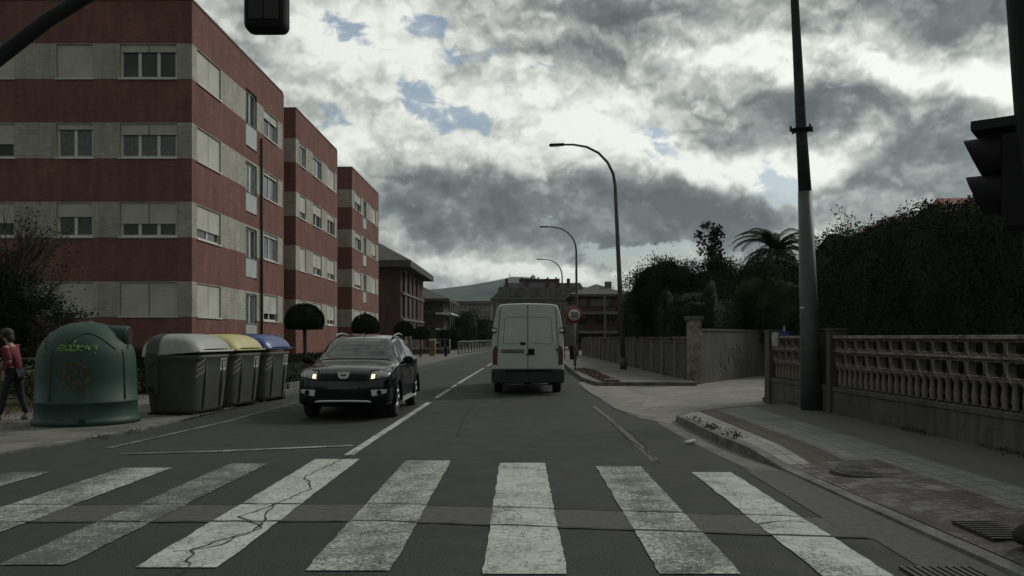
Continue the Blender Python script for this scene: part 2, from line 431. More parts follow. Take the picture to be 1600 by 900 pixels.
slab('ground', [(-6000, -3000), (6000, -3000), (6000, 6500), (-6000, 6500)], -.03, grassm)
Lk = [(-6.75, -5), (-6.7, 8), (-6.58, 10), (-6.06, 12.6), (-6.0, 21), (-5.3, 30), (-4.9, 40), (-4.5, 55), (-3.2, 85), (0, 130), (8, 180), (22, 240)]
Rk = [(3.1, -5), (3.1, 4), (3.05, 6), (2.95, 9), (2.75, 14), (1.95, 16.5), (1.9, 24), (2.05, 34), (2.5, 55), (3.9, 85), (7.2, 130), (15.5, 180), (30, 240)]
def lerp_pts(P, y):
    for a, b in zip(P, P[1:]):
        if a[1] <= y <= b[1]: return a[0] + (b[0] - a[0]) * (y - a[1]) / (b[1] - a[1])
    return P[-1][0] if y > P[-1][1] else P[0][0]
slab('road', [(-7.6, -8), (5, -8), (5, 17), (3, 24)] + [(x + .05, y) for x, y in Rk[7:]] + [(x - .05, y) for x, y in reversed(Lk[3:])] + [(-7.6, 10)], 0, asphalt)
# left pavement, flush by the bins then a real kerb
def pavement_strip(name, edge, outer, y0, y1, z, m, kerb=True, side=-1, kw=.14):
    ys = sorted(set([y0, y1] + [p[1] for p in edge if y0 < p[1] < y1]))
    b = MB(); k = MB()
    for a, c in zip(ys, ys[1:]):
        ea, ec = lerp_pts(edge, a), lerp_pts(edge, c)
        oa, oc = outer(a), outer(c)
        off = side * (kw if kerb else 0)
        b.quad((ea + off, a, z), (ec + off, c, z), (oc, c, z), (oa, a, z))
        if kerb:
            k.quad((ea, a, z + .004), (ec, c, z + .004), (ec + off, c, z + .004), (ea + off, a, z + .004))
            k.quad((ea, a, -.02), (ec, c, -.02), (ec, c, z + .004), (ea, a, z + .004))
    if kerb:
        a = ys[0]; e = lerp_pts(edge, a); o = outer(a)
        k.quad((e, a, -.02), (o, a, -.02), (o, a, z + .001), (e, a, z + .001))
        tag(k.build('kerb', kerbm), kind='structure')
    return tag(b.build(name, m), kind='structure')
pavement_strip('pavement', Lk, lambda y: -10.2, -5, 20.3, .02, conc_pav, kerb=False)
kb = MB()
for a, c in ((-5, 8), (8, 10), (10, 12.6), (12.6, 14.2)):
    ea, ec = lerp_pts(Lk, a), lerp_pts(Lk, c)
    kb.add([(ea, a, 0), (ec, c, 0), (ec, c, .035), (ea, a, .035), (ea - .15, a, .035), (ec - .15, c, .035)], [(0, 1, 2, 3), (3, 2, 5, 4)])
tag(kb.build('kerb', kerbm), kind='structure')
pavement_strip('pavement', Lk, lambda y: min(-9.0 + max(0, y - 40) * .05, lerp_pts(Lk, y) - 2.4), 20.3, 200, .12, conc_pav)

# concrete driveway mouth
slab('driveway', [(2.25, 14.6), (2.75, 13.5), (7, 13.5), (16, 20), (22, 30), (13, 38), (5.6, 26.5), (2.3, 27.5), (1.93, 26), (1.9, 23), (1.95, 17)], .005, concrete)
# far right pavement
pavement_strip('pavement', [(2.45, 23.4), (2.15, 27), (2.2, 34), (2.65, 55), (4.05, 85), (7.4, 130), (15.7, 180)], lambda y: 5.45 + max(0, y - 50) * .04, 24.4, 180, .12, conc_pav, side=1)
# near right pavement with a dropped kerb
def pz(x, y):
    k = min(1, max(0, (y - 8.7) / 1.6)); k = k * k * (3 - 2 * k)
    t = min(1, max(0, (x - 3.0) / 1.3))
    return .02 + (.10) * (k + (1 - k) * t)
def kx(y):
    if y > 14: return 2.75 + (y - 14) ** 1.6 * .62 if y < 18.2 else 6
    return lerp_pts([(3.15, -5), (3.12, 4), (3.05, 6), (2.95, 9), (2.78, 11), (2.75, 14)], y)
pb = MB(); kbm = MB()
ys = [-5, 3, 5, 6, 7, 8, 8.5, 8.8, 9.1, 9.4, 9.7, 10, 10.3, 11, 12, 13, 14, 14.3, 14.6, 14.9, 15.2, 15.6, 16, 16.5, 17]
for a, c in zip(ys, ys[1:]):
    xa, xc = kx(a), kx(c)
    fa = [xa + .15] + [max(xa + .15, v) for v in (3.3, 3.8, 4.4, 5.2, 7.0)]
    fc = [xc + .15] + [max(xc + .15, v) for v in (3.3, 3.8, 4.4, 5.2, 7.0)]
    for i in range(5):
        pb.add([(fa[i], a, pz(fa[i], a)), (fc[i], c, pz(fc[i], c)), (fc[i + 1], c, pz(fc[i + 1], c)), (fa[i + 1], a, pz(fa[i + 1], a))], [(0, 1, 2, 3)])
    za, zc = pz(xa, a) + .005, pz(xc, c) + .005
    kbm.add([(xa, a, -.02), (xc, c, -.02), (xc + .012, c, zc), (xa + .012, a, za)], [(0, 1, 2, 3)])
    kbm.add([(xa + .012, a, za), (xc + .012, c, zc), (xc + .15, c, zc), (xa + .15, a, za)], [(0, 1, 2, 3)])
pb.add([(kx(17) + .15, 17, .12), (7.0, 17, .12), (7.0, 18.2, .12), (5.75, 18.2, .12)], [(0, 1, 2, 3)])
kbm.add([(kx(17), 17, .0), (5.6, 18.3, .0), (5.6, 18.3, .125), (kx(17), 17, .125), (kx(17) + .15, 17, .125), (5.75, 18.2, .125)], [(0, 1, 2, 3), (3, 2, 5, 4)])
tag(pb.build('pavement', pave), kind='structure')
tag(kbm.build('kerb', kerbm), kind='structure')
# gutter strip in front of the kerb
gb = MB()
for a, c in zip([8.9, 10, 12, 14, 14.9], [10, 12, 14, 14.9]):
    gb.quad((kx(a) - .34, a, .0025), (kx(c) - .34, c, .0025), (kx(c), c, .0025), (kx(a), a, .0025))
tag(gb.build('gutter', conc_pav), kind='structure')
gb = MB()
for a, c in ((1, 4), (4, 6), (6, 8.9)):
    gb.quad((kx(a) - .55, a, .0055), (kx(c) - .42, c, .0055), (kx(c), c, .0055), (kx(a), a, .0055))
tag(gb.build('gutter', trench), kind='structure')
# paler resurfaced strip beside the dropped kerb
# lengthwise seam and trench
def ragged(b, pts, w, seed, z, step=.12, amp=.02, mi=0, wv=.5):
    rnd = random.Random(seed); P = [Vector((p[0], p[1], 0)) for p in pts]; L = []
    for a, c in zip(P, P[1:]):
        n = max(1, int((c - a).length / step))
        for i in range(n): L.append(a.lerp(c, i / n))
    L.append(P[-1]); prev = None
    for i, p in enumerate(L):
        d = (L[min(i + 1, len(L) - 1)] - L[max(i - 1, 0)]).normalized(); nrm = Vector((-d.y, d.x, 0))
        p = p + nrm * rnd.uniform(-amp, amp); ww = w * rnd.uniform(1 - wv, 1 + wv)
        q = (p + nrm * ww / 2, p - nrm * ww / 2)
        if prev: b.quad((prev[0].x, prev[0].y, z), (q[0].x, q[0].y, z), (q[1].x, q[1].y, z), (prev[1].x, prev[1].y, z))
        prev = q
tb = MB()
ragged(tb, [(-6.6, 6.72), (-1.1, 6.78), (1.3, 6.42), (3.0, 6.18)], .66, 3, .004, .25, .012, wv=.04)
tag(tb.build('road_patch', trench), kind='structure')
cb = MB()
ragged(cb, [(-6.3, 7.06), (-1.1, 7.12), (1.35, 6.76), (2.4, 6.6)], .018, 4, .0125, .1, .012)
ragged(cb, [(-6.3, 6.4), (-1.1, 6.45), (1.25, 6.1), (2.6, 5.9)], .020, 5, .0125, .1, .012)
ragged(cb, [(-2.12, 10.5), (-2.18, 9.6), (-2.3, 8.5), (-2.05, 7.8), (-2.18, 7.1), (-2.32, 6.6), (-2.0, 6.2), (-2.3, 5.6), (-2.15, 5.1), (-2.3, 4.2)], .013, 6, .0125, .06, .02)
ragged(cb, [(-2.2, 7.1), (-2.05, 6.4), (-2.12, 5.7), (-2.4, 5.5)], .015, 7, .0125, .09, .03)
ragged(cb, [(1.9, 6.35), (2.1, 6.45), (2.3, 6.4)], .015, 8, .0125, .09, .02)
ragged(cb, [(1.55, 17.5), (1.62, 14), (1.6, 12), (1.68, 9.5)], .03, 9, .006, .12, .02)
ragged(cb, [(1.62, 14), (1.75, 12.5), (1.68, 10)], .02, 10, .0062, .12, .04)
ragged(cb, [(-1.0, 20), (-1.05, 16), (-.95, 12)], .012, 11, .006, .15, .03)
ragged(cb, [(-5.0, 11.2), (-4.2, 11.0), (-3.8, 11.4)], .012, 12, .006, .1, .03)
ragged(cb, [(1.8, 24), (2.0, 18), (1.98, 16.5), (2.3, 15), (2.55, 14.6)], .03, 13, .011, .12, .02)
tag(cb.build('road_crack', crackm), kind='structure')
seamb = MB()
ragged(seamb, [(1.6, 17.3), (1.66, 12.5), (1.64, 9.6)], .10, 14, .004, .14, .012, wv=.25)
tag(seamb.build('road_seam', mat('seam_grey', (.095, .095, .086), .9, noise=(12, .4))), kind='structure')

# crosswalk and lane markings
def marks(name, quads, m, z=.008):
    b = MB(); rnd = random.Random(len(quads) * 7 + 1)
    for x0, x1, y0, y1 in quads:
        n = max(2, int((y1 - y0) / .12)); L = []
        for i in range(n + 1):
            y = y0 + (y1 - y0) * i / n
            L.append((x0 + rnd.uniform(-.008, .008), x1 + rnd.uniform(-.008, .008), y + (rnd.uniform(-.02, .02) if i in (0, n) else 0)))
        for a, c in zip(L, L[1:]):
            b.quad((a[0], a[2], z), (a[1], a[2], z), (c[1], c[2], z), (c[0], c[2], z))
    return tag(b.build(name, m), kind='structure')
marks('crosswalk_marking', [(-2.5, -1.96, 5.17, 9.72), (.0 - .235, .30, 5.0, 9.45), (1.9, 2.34, 4.95, 8.8)], paint)
marks('crosswalk_marking', [(-1.38, -.83, 5.1, 9.6), (.885, 1.40, 5.0, 9.2), (-4.55, -3.98, 5.2, 9.1)], paint_worn)
marks('crosswalk_marking', [(-3.42, -2.98, 5.2, 9.4), (-5.62, -5.2, 5.4, 8.8)], paint_faded)
lb = MB()
ragged(lb, [(-2.17, 10.05), (-2.08, 18.2)], .12, 21, .008, .2, .004, wv=.05)
for y0, y1 in ((19.5, 23.0), (23.4, 25.0), (25.6, 38.5), (41, 46), (50, 56), (61, 70), (76, 90)):
    xx = lambda y: lerp_pts([(-2.08, 18), (-2.0, 25), (-1.72, 40), (-1.2, 60), (.2, 90)], y)
    ragged(lb, [(xx(y0), y0), (xx(y1), y1)], .11, 22, .008, .5, .004, wv=.05)
tag(lb.build('lane_marking', paint), kind='structure')
sb_ = MB()
ragged(sb_, [(-3.9, 10.42), (-3.2, 10.66), (-2.3, 10.95)], .13, 23, .009, .15, .006, wv=.1)
tag(sb_.build('stop_line_marking', paint_worn), kind='structure')
sb_ = MB(); ragged(sb_, [(-5.1, 10.15), (-3.9, 10.42)], .13, 23, .009, .15, .006, wv=.1); tag(sb_.build('stop_line_marking', paint_faded), kind='structure')
eb = MB()
ragged(eb, [(-5.55, 10.7), (-5.2, 14), (-5.13, 17.1), (-5.2, 22), (-4.8, 30)], .09, 24, .008, .3, .004, wv=.1)
ragged(eb, [(-4.75, 31), (-4.4, 40), (-4.0, 55), (-2.8, 84)], .1, 25, .008, .6, .004, wv=.1)
tag(eb.build('edge_line_marking', paint_faded), kind='structure')

# ------------------------------------------------------------------ hill far behind
def build_hill():
    prof = [(-3500, 60), (-1200, 110), (-600, 138), (-266, 152), (-150, 166), (-44, 186), (-24, 192), (36, 190), (97, 176), (177, 162), (300, 150), (600, 120), (1200, 90), (3500, 60)]
    def H(x):
        for a, b in zip(prof, prof[1:]):
            if a[0] <= x <= b[0]:
                t = (x - a[0]) / (b[0] - a[0]); return a[1] + (b[1] - a[1]) * t
        return 60
    from mathutils import noise as mn
    b = MB()
    def fn(i, j):
        x = -3500 + 7000 * i; y = 1500 + 2600 * j
        t = max(0, 1 - abs(y - 2500) / 1000) if y < 2500 else max(0.1, 1 - (y - 2500) / 1600)
        t = t * t * (3 - 2 * t)
        z = H(x) * t + mn.fractal(Vector((x / 220, y / 220, 0)), 1, 2, 5) * 1.6 * t * (.3 if abs(y - 2500) < 150 else 1) - 2
        return (x, y, z)
    b.grid(fn, 280, 52)
    def f(g, bb, tc):
        n = g.noise(tc, .012, 8, .7)
        g.put(bb.inputs['Base Color'], g.ramp(n, [(.38, (.022, .035, .024)), (.6, (.075, .09, .06))]))
    tag(b.build('hill', mat('hillside', rough=1, spec=.1, fn=f)), kind='structure')
    t = empty('radio_mast', (-32, 2490, 188), 0, 'thin radio mast on the hilltop beside the small round station', 'mast')
    m = MB(); m.tube([(0, 0, 0), (0, 0, 14)], [1.2, .5], 6); m.tube([(5, 0, 0), (5, 0, 9)], [.9, .4], 6); m.build('mast', galv, t)
    m = MB(); m.box(-1.8, 1.8, -1.5, 1.5, 7.5, 9); m.build('antenna', galv, t)
    s = empty('hilltop_station', (42, 2490, 186), 0, 'small pale station building with dome on the far hilltop', 'building')
    m = MB(); m.box(-7, 7, -5, 5, 0, 7); m.build('wall', stone_trim, s)
    m = MB(); m.ball((0, 0, 7), 4.5, 8); m.build('dome', stone_trim, s)
build_hill()

# ------------------------------------------------------------------ facades
def make_window(root, fr, s0, s1, z0, z1, panes=2, shut=.0, kind='win', curtain=False):
    """fr: function (s, depth, z) -> world; depth>0 inward.  returns the window part"""
    O, ang = fr
    w, h = s1 - s0, z1 - z0
    c = O + Matrix.Rotation(ang, 3, 'Z') @ Vector((s0, 0, z0))
    b = MB(); t = .08; y0, y1 = .10, .17
    b.box(0.002, w - .002, y0, y1, 0.002, t); b.box(0.002, w - .002, y0, y1, h - t, h - .002)
    b.box(0.002, t, y0, y1, t, h - t); b.box(w - t, w - .002, y0, y1, t, h - t)
    for i in range(1, panes):
        x = w * i / panes; b.box(x - .055, x + .055, y0, y1, t, h - t)
    if kind == 'slot': b.box(t, w - t, y0 + .005, y1 - .005, h * .40 - .04, h * .40 + .03)
    f = b.build('window', white_frame, root, tuple(c), (0, 0, ang))
    p = MB(); p.box(t, w - t, .13, .145, t, h - t); p.build('pane', curtain_glass if curtain else glass, f)
    if shut > 0:
        q = MB(); hh = (h - .01) * shut; n = 2 if w > 1.6 else 1
        for i in range(n):
            q.box(.015 + i * w / n + (.01 if i else 0), (i + 1) * w / n - .01, .05, .09, h - hh, h - .006)
        q.build('shutter', shutterm, f)
    if kind == 'slot':
        q = MB(); q.box(.03, w - .03, .0, .02, .08, h * .40); q.build('parapet_panel', milky, f)
        q = MB(); q.tube([(0.01, -.02, h * .41), (w - .01, -.02, h * .41)], .02, 6); q.build('handrail', galv, f)
    else:
        q = MB(); q.box(-.04, w + .04, -.05, .10, -.05, -.003); q.build('sill', white_frame, f)
    return f

def facade_wall(root, fr, L, H, openings, bands, thick=.28, s_start=0., mats=(red_brick, white_brick), names=('wall', 'pale_brick_band')):
    O, ang = fr; M = Matrix.Translation(O) @ Matrix.Rotation(ang, 4, 'Z')
    zc = sorted(set([0, H] + [z for b in bands for z in b] + [z for o in openings for z in (o[2], o[3])]))
    sc_ = sorted(set([s_start, L] + [s for o in openings for s in (o[0], o[1])]))
    mb = [MB(), MB()]
    for z0, z1 in zip(zc, zc[1:]):
        zm = (z0 + z1) / 2; wh = any(b[0] < zm < b[1] for b in bands); run = None
        for s0, s1 in zip(sc_, sc_[1:]):
            sm = (s0 + s1) / 2
            hole = any(o[0] < sm < o[1] and o[2] < zm < o[3] for o in openings)
            if not hole: run = (run[0], s1) if run else (s0, s1)
            if hole or s1 == sc_[-1]:
                if run: mb[wh].box(run[0], run[1], 0, thick, z0, z1, 0, M); run = None
    mb[0].build(names[0], mats[0], root)
    if mb[1].f: mb[1].build(names[1], mats[1], root)

BANDS = [(2.24, 3.50), (5.09, 6.37), (7.93, 9.21), (10.78, 12.05)]
def brick_block(x_corner, y0, y1, depth, front_open, side_open, H, label, xleft):
    root = empty('apartment_block', (0, 0, 0), 0, label, 'building', 'brick apartment blocks along the left pavement')
    fr_f = (Vector((xleft, y0, 0)), 0.0); fr_s = (Vector((x_corner, y0, 0)), R(90))
    Lf = x_corner - xleft; Ls = y1 - y0
    facade_wall(root, fr_f, Lf, H, [o[:4] for o in front_open], BANDS)
    facade_wall(root, fr_s, Ls, H, [o[:4] for o in side_open], BANDS, s_start=.28)
    core = MB(); core.box(xleft + .02, x_corner - .5, y0 + .5, y1 - .02, 0, H - .3); core.build('interior', core_dark, root)
    b = MB(); b.box(xleft, x_corner + .03, y0 - .03, y0 + .34, H, H + .07); b.box(x_corner - .34, x_corner + .03, y0 + .34, y1, H, H + .07)
    b.build('coping', coping_m, root)
    b = MB(); b.box(xleft + .3, x_corner - .3, y0 + .3, y1, H - .3, H - .25); b.build('roof', roof_slate, root)
    b = MB(); b.box(xleft, x_corner, y1, y1 + .2, 0, H); b.build('rear_wall', red_brick, root)
    for fr, ops in ((fr_f, front_open), (fr_s, side_open)):
        for o in ops: make_window(root, fr, *o[:4], *o[4:])
    return root

# block one
XL = -27.0; XC = -11.77
fo = []
for fl, (z0, z1) in enumerate(BANDS):
    w3 = (-14.36 - XL, -12.32 - XL, z0 + .02, z1 - .03); w2 = (-16.64 - XL, -15.33 - XL, z0 + .02, z1 - .03)
    wl = (-20.2 - XL, -18.15 - XL, z0 + .02, z1 - .03); wo = (-23.6 - XL, -21.6 - XL, z0 + .02, z1 - .03)
    sh3 = [1, .62, .33, .22][fl]; sh2 = [1, .42, .17, 1][fl]; shl = [.8, .6, .6, 1][fl]
    cur = fl == 2
    fo += [(*w3, 3, sh3, 'win', cur), (*w2, 2, sh2, 'win', cur), (*wl, 3, shl), (*wo, 3, .4)]
so = []
for fl, (z0, z1) in enumerate(BANDS):
    so.append((.45, 2.75, z0 + .02, z1 - .03, 2, [1, .7, 1, 1][fl]))
    so.append((5.6, 7.05, z0 - 1.05, z1 + .2 if fl == 3 else z1 - .1, 2, [0, .0, .0, .0][fl], 'slot', fl % 2 == 0))
    so.append((8.0, 10.1, z0 + .02, z1 - .03, 2, [.72, .12, .12, .3][fl], 'win', fl > 0))
b1 = brick_block(XC, 28.5, 39.4, 15, fo, so, 13.6, 'nearest red and pale banded brick apartment block', XL)
dp = MB(); dp.tube([(XC + .07, 36.0, .1), (XC + .07, 36.0, 10.5)], .055, 8); dp.build('drainpipe', metal_dark, b1)
# block two
so = []
for fl, (z0, z1) in enumerate(BANDS):
    for k, (a, c) in enumerate(((.75, 2.0), (3.5, 5.5), (6.9, 8.8))):
        so.append((a, c, z0 + .02, z1 - .03, 2, [[1, 1, .75], [1, .65, .7], [.7, .45, .3], [.1, .1, 1]][fl][k], 'win', fl == 3))
brick_block(-11.85, 42.0, 51.4, 10, [], so, 13.6, 'middle of the three banded brick apartment blocks', -24)
so = []
for fl, (z0, z1) in enumerate(BANDS):
    so.append((1.0, 3.3, z0 + .02, z1 - .03, 2, [1, .8, .3, .5][fl]))
    so.append((4.0, 5.3, z0 - 1.0, z1 - .05, 2, 0, 'slot', True))
    so.append((7.4, 9.4, z0 + .02, z1 - .03, 2, [.6, 1, .8, 1][fl]))
brick_block(-11.96, 56.6, 67.1, 10, [], so, 13.6, 'farthest of the three banded brick apartment blocks', -24)

def hip_roof(root, x0, x1, y0, y1, z, h, over, m, name='roof', ridge=.3):
    b = MB(); X0, X1, Y0, Y1 = x0 - over, x1 + over, y0 - over, y1 + over
    ins = min(X1 - X0, Y1 - Y0) / 2
    if (Y1 - Y0) > (X1 - X0): r0 = ((X0 + X1) / 2, Y0 + ins, z + h); r1 = ((X0 + X1) / 2, Y1 - ins, z + h)
    else: r0 = (X0 + ins, (Y0 + Y1) / 2, z + h); r1 = (X1 - ins, (Y0 + Y1) / 2, z + h)
    c = [(X0, Y0, z), (X1, Y0, z), (X1, Y1, z), (X0, Y1, z)]
    if (Y1 - Y0) > (X1 - X0): b.add(c + [r0, r1], [(0, 1, 4), (1, 2, 5, 4), (2, 3, 5), (3, 0, 4, 5)])
    else: b.add(c + [r0, r1], [(0, 1, 5, 4), (1, 2, 5), (2, 3, 4, 5), (3, 0, 4)])
    o = b.build(name, m, root)
    return o

def simple_building(label, x0, x1, y0, y1, H, wallm, floors, ws, side_ws, trim, roof_h=2., over=.8, eave=.5, roofm=roof_slate, group=None, bal=None, name='apartment_building', pane=glass, side='+x', flat=False, chim=()):
    """box building with front facade (facing -Y) and one road-side facade"""
    root = empty(name, (0, 0, 0), 0, label, 'building', group)
    Lf, Ls = x1 - x0, y1 - y0
    fo = [(a, c, z0, z1) for (z0, z1) in floors for (a, c) in ws]
    so_ = [(a, c, z0, z1) for (z0, z1) in floors for (a, c) in side_ws]
    facade_wall(root, (Vector((x0, y0, 0)), 0.), Lf, H, fo, [], mats=(wallm, wallm), names=('wall', 'wall'))
    if side == '+x': frs = (Vector((x1, y0, 0)), R(90)); s0_ = .28
    else: frs = (Vector((x0, y1, 0)), R(-90)); s0_ = 0
    facade_wall(root, frs, Ls if side == '+x' else Ls - .28, H, so_, [], s_start=s0_, mats=(wallm, wallm), names=('wall', 'wall'))
    c = MB(); c.box(x0 + .5, x1 - .5, y0 + .5, y1, 0, H - .1); c.build('interior', core_dark, root)
    c = MB(); c.box(x0, x1, y1, y1 + .2, 0, H); c.build('rear_wall', wallm, root)
    for fr, ops in (((Vector((x0, y0, 0)), 0.), fo), (frs, so_)):
        O, ang = fr; M = Matrix.Rotation(ang, 3, 'Z')
        for o in ops:
            w, h = o[1] - o[0], o[3] - o[2]; p = O + M @ Vector((o[0], 0, o[2]))
            b = MB(); t = .06
            b.box(0, w, .1, .16, 0, t); b.box(0, w, .1, .16, h - t, h); b.box(0, t, .1, .16, t, h - t); b.box(w - t, w, .1, .16, t, h - t)
            if w > 1.2: b.box(w / 2 - .04, w / 2 + .04, .1, .16, t, h - t)
            f = b.build('window', trim, root, tuple(p), (0, 0, ang))
            q = MB(); q.box(t, w - t, .12, .14, t, h - t); q.build('pane', pane, f)
    if flat:
        b = MB(); b.box(x0 - over, x1 + over, y0 - over, y1, H, H + eave); b.build('roof', roofm, root)
    else:
        b = MB(); b.box(x0 - over, x1 + over, y0 - over, y1 + over, H, H + eave); b.build('eave', mat('eave_brown', (.075, .068, .06), .9, noise=(1, .2)) if 'eave_brown' not in MATS else MATS['eave_brown'], root)
        rf = hip_roof(root, x0, x1, y0, y1, H + eave, roof_h, over, roofm)
        for cx, cy, cw, ch in chim:
            q = MB(); q.box(cx - cw, cx + cw, cy - cw, cy + cw, H + eave + .2, H + eave + ch); q.build('chimney', stone_trim, rf)
    return root

# dark brick house with wide eaves and tall window strips (left, beyond the blocks)
fl = [(1.2, 3.1), (3.9, 6.1), (6.7, 8.9)]
b4 = simple_building('dark brick apartment house with wide eaves beside the banded blocks', -26, -13.2, 88, 108.5, 9.2, dark_brick,
                     fl, [], [(1.2, 2.6), (4.5, 6.2), (8.3, 9.6), (12.2, 13.8), (16.6, 18.0)], metal_dark, roof_h=4.3, over=1.3, eave=.75, chim=((-17.5, 95, .4, 4.4),))
q = MB()
for z in (3.5, 6.4):
    q.box(-13.195, -12.95, 88.3, 108, z - .1, z + .12)
q.build('string_course', stone_trim, b4)
for s in (2.65, 3.6, 6.3, 7.3, 9.7, 10.9, 13.9, 15.5):
    q = MB(); q.box(-13.198, -13.08, 88 + s, 88 + s + .75, .5, 9.19); q.build('pier', mat('dull_render', (.10, .08, .07), .9, noise=(1, .2)) if 'dull_render' not in MATS else MATS['dull_render'], b4)
b5 = simple_building('dark grey house with pale balcony slabs beyond the wide-eaved brick house', -22, -11.3, 118, 136, 6.9, darker_brick,
                     [(1., 2.2), (3.3, 4.6), (5.6, 6.6)], [(1, 2.4), (4, 5.5), (7.4, 8.9)], [(2, 3.6), (8, 9.6), (14, 15.6)], metal_dark, roof_h=2.8, over=.9, eave=.35)
q = MB()
for z in (.6, 2.6, 4.9): q.box(-11.3, -10.1, 117.2, 134, z, z + .25); q.box(-12.4, -11.3, 116.9, 117.99, z, z + .25)
q.build('balcony', white_frame, b5)
for y in (117.5, 121, 125, 129, 133):
    q = MB(); q.tube([(-10.3, y, 0), (-10.3, y, 6.9)], .1, 6); q.build('column', stone_trim, b5)
# pale band-windowed block far away behind trees
simple_building('long beige apartment block with rows of pale windows far down the street', -26, -7.6, 215, 235, 10.6,
                mat('beige_render', (.19, .155, .125), .9, noise=(.8, .2)), [(1.2, 2.6), (3.9, 5.3), (6.5, 7.9), (8.8, 9.9)],
                [(1 + i * 2.2, 2.7 + i * 2.2) for i in range(8)], [], white_frame, over=.5, eave=.7, flat=True, roofm=stone_trim, pane=curtain_glass)
# mansard building closing the street
def mansard():
    wm = mat('brown_render', (.13, .115, .105), .9, noise=(.8, .25))
    root = simple_building('wide mansard-roofed apartment building with dormers closing the street behind the van', -5.2, 13, 150, 165, 8.6, wm,
                           [(1, 2.6), (3.7, 5.3), (6.3, 7.9)], [(.8 + i * 1.85, 1.9 + i * 1.85) for i in range(9)], [(2, 4), (8, 10)], white_frame, over=.3, eave=.35, flat=True, roofm=stone_trim, side='-x')
    b = MB(); slate = mat('mansard_slate', (.095, .09, .092), .85, noise=(1, .3))
    b.add([(-5.2, 149.9, 8.95), (13, 149.9, 8.95), (13, 165, 8.95), (-5.2, 165, 8.95), (-2.6, 151.8, 11.9), (11.6, 151.8, 11.9), (11.6, 163, 11.9), (-2.6, 163, 11.9)],
          [(0, 1, 5, 4), (1, 2, 6, 5), (2, 3, 7, 6), (3, 0, 4, 7), (4, 5, 6, 7)])
    b.box(0.2, 7.4, 153, 160, 11.9, 12.6); b.box(-.1, 7.7, 152.7, 160.3, 12.6, 12.75)
    rf = b.build('mansard_roof', slate, root)
    for i, x in enumerate((-3.6, -1.4, 0.2, 2.6, 4.2, 6.4, 8.2, 10.4)):
        d = MB(); d.box(x - .45, x + .45, 149.85, 152.6, 9.3, 10.7); d.prism([(x - .55, 10.7), (x + .55, 10.7), (x, 11.1)], 149.7, 152.7, 'y')
        dm = d.build('dormer', stone_trim, rf)
    for x in (-2.5, 1.4, 5.3, 7.3, 9.3):
        d = MB(); d.box(x - .3, x + .3, 151.2, 151.9, 10.2, 12.7); d.build('chimney', dark_brick, rf)
    for x in (.4, 2.2, 3.6, 5.4, 7.0):
        d = MB(); d.box(x - .15, x + .15, 153, 153.3, 12.6, 13.1); d.build('vent_pipe', dark_brick, rf)
mansard()
b7 = simple_building('low brown brick house with pale balcony slabs behind the speed sign', 5.9, 11.2, 86, 97, 5.9, dark_brick,
                     [(.9, 2.0), (2.9, 4.0), (4.75, 5.7)], [(.5, 1.4), (2.4, 4.2)], [(2, 3.5), (6.5, 8)], metal_dark, roof_h=1.3, over=.6, eave=.25, side='-x', chim=((9.8, 88, .35, 1.5),))
q = MB()
for z in (1.9, 3.95): q.box(5.7, 11.3, 84.6, 85.98, z, z + .3)
q.box(7.7, 9.6, 85.85, 85.98, 4.9, 5.6)
q.build('balcony', stone_trim, b7)
for x in (9.1, 11.1):
    q = MB(); q.box(x - .12, x + .12, 84.7, 84.95, 0, 5.88); q.build('column', stone_trim, b7)
# garden house with tiled roof over the hedge, right
h = empty('garden_house', (16.8, 30, 0), 0, 'house with orange tiled roof showing over the tall hedge', 'house')
q = MB(); q.box(-2.2, 5, 0, 7, 0, 5.6); q.build('wall', mat('cream_render', (.35, .31, .25), .9, noise=(1, .2)), h)
def f_tile(g, b, tc):
    w = g.n('ShaderNodeTexWave', wave_type='BANDS', bands_direction='X'); g.put(w.inputs[0], tc); w.inputs['Scale'].default_value = 2.2
    n = g.noise(tc, 3, 5, .6)
    g.put(b.inputs['Base Color'], g.mix(.4, g.ramp(n, [(.3, (.20, .062, .034)), (.7, (.32, .12, .07))]), w.outputs[0], 'MULTIPLY')); bumpit(g, b, w.outputs[1], .8, .05)
q = MB()
q.add([(-2.8, -.6, 5.4), (5.6, -.6, 5.4), (5.6, 3.5, 6.6), (-1.2, 3.5, 6.6), (5.6, 7.6, 5.4), (-2.8, 7.6, 5.4)], [(0, 1, 2, 3), (3, 2, 4, 5), (0, 3, 5)])
q.add([(-.3, 0, 6.0), (3.5, 0, 6.0), (3.5, 2.2, 7.15), (.15, 2.2, 7.15), (3.5, 4.4, 6.), (-.3, 4.4, 6.)], [(0, 1, 2, 3), (3, 2, 4, 5), (0, 3, 5)])
q.build('roof', mat('clay_tiles', rough=.85, fn=f_tile), h)

# ------------------------------------------------------------------ foliage
def leafmat(name, c0, c1, sc_=1.3, tr=.15):
    def f(g, b, tc):
        geo = g.n('ShaderNodeNewGeometry')
        n = g.noise(geo.outputs['Position'], sc_, 4, .6); n2 = g.noise(geo.outputs['Position'], 16, 2, .6)
        k = g.math('ADD', g.math('MULTIPLY', n, .6), g.math('MULTIPLY', n2, .4))
        g.put(b.inputs['Base Color'], g.ramp(k, [(.34, c0), (.64, c1)]))
        b.inputs['Transmission Weight'].default_value = 0
    return mat(name, rough=.85, spec=.08, fn=f)
leaf_dark = leafmat('leaf_dark', (.008, .013, .006), (.026, .036, .016))
leaf_mid = leafmat('leaf_mid', (.014, .022, .009), (.045, .058, .022))
leaf_olive = leafmat('leaf_olive', (.035, .04, .016), (.11, .115, .05))
leaf_topi = leafmat('leaf_topiary', (.012, .02, .009), (.032, .044, .02), 5)
bark = mat('bark', (.05, .042, .033), .95, noise=(9, .4), bump=(20, .8))

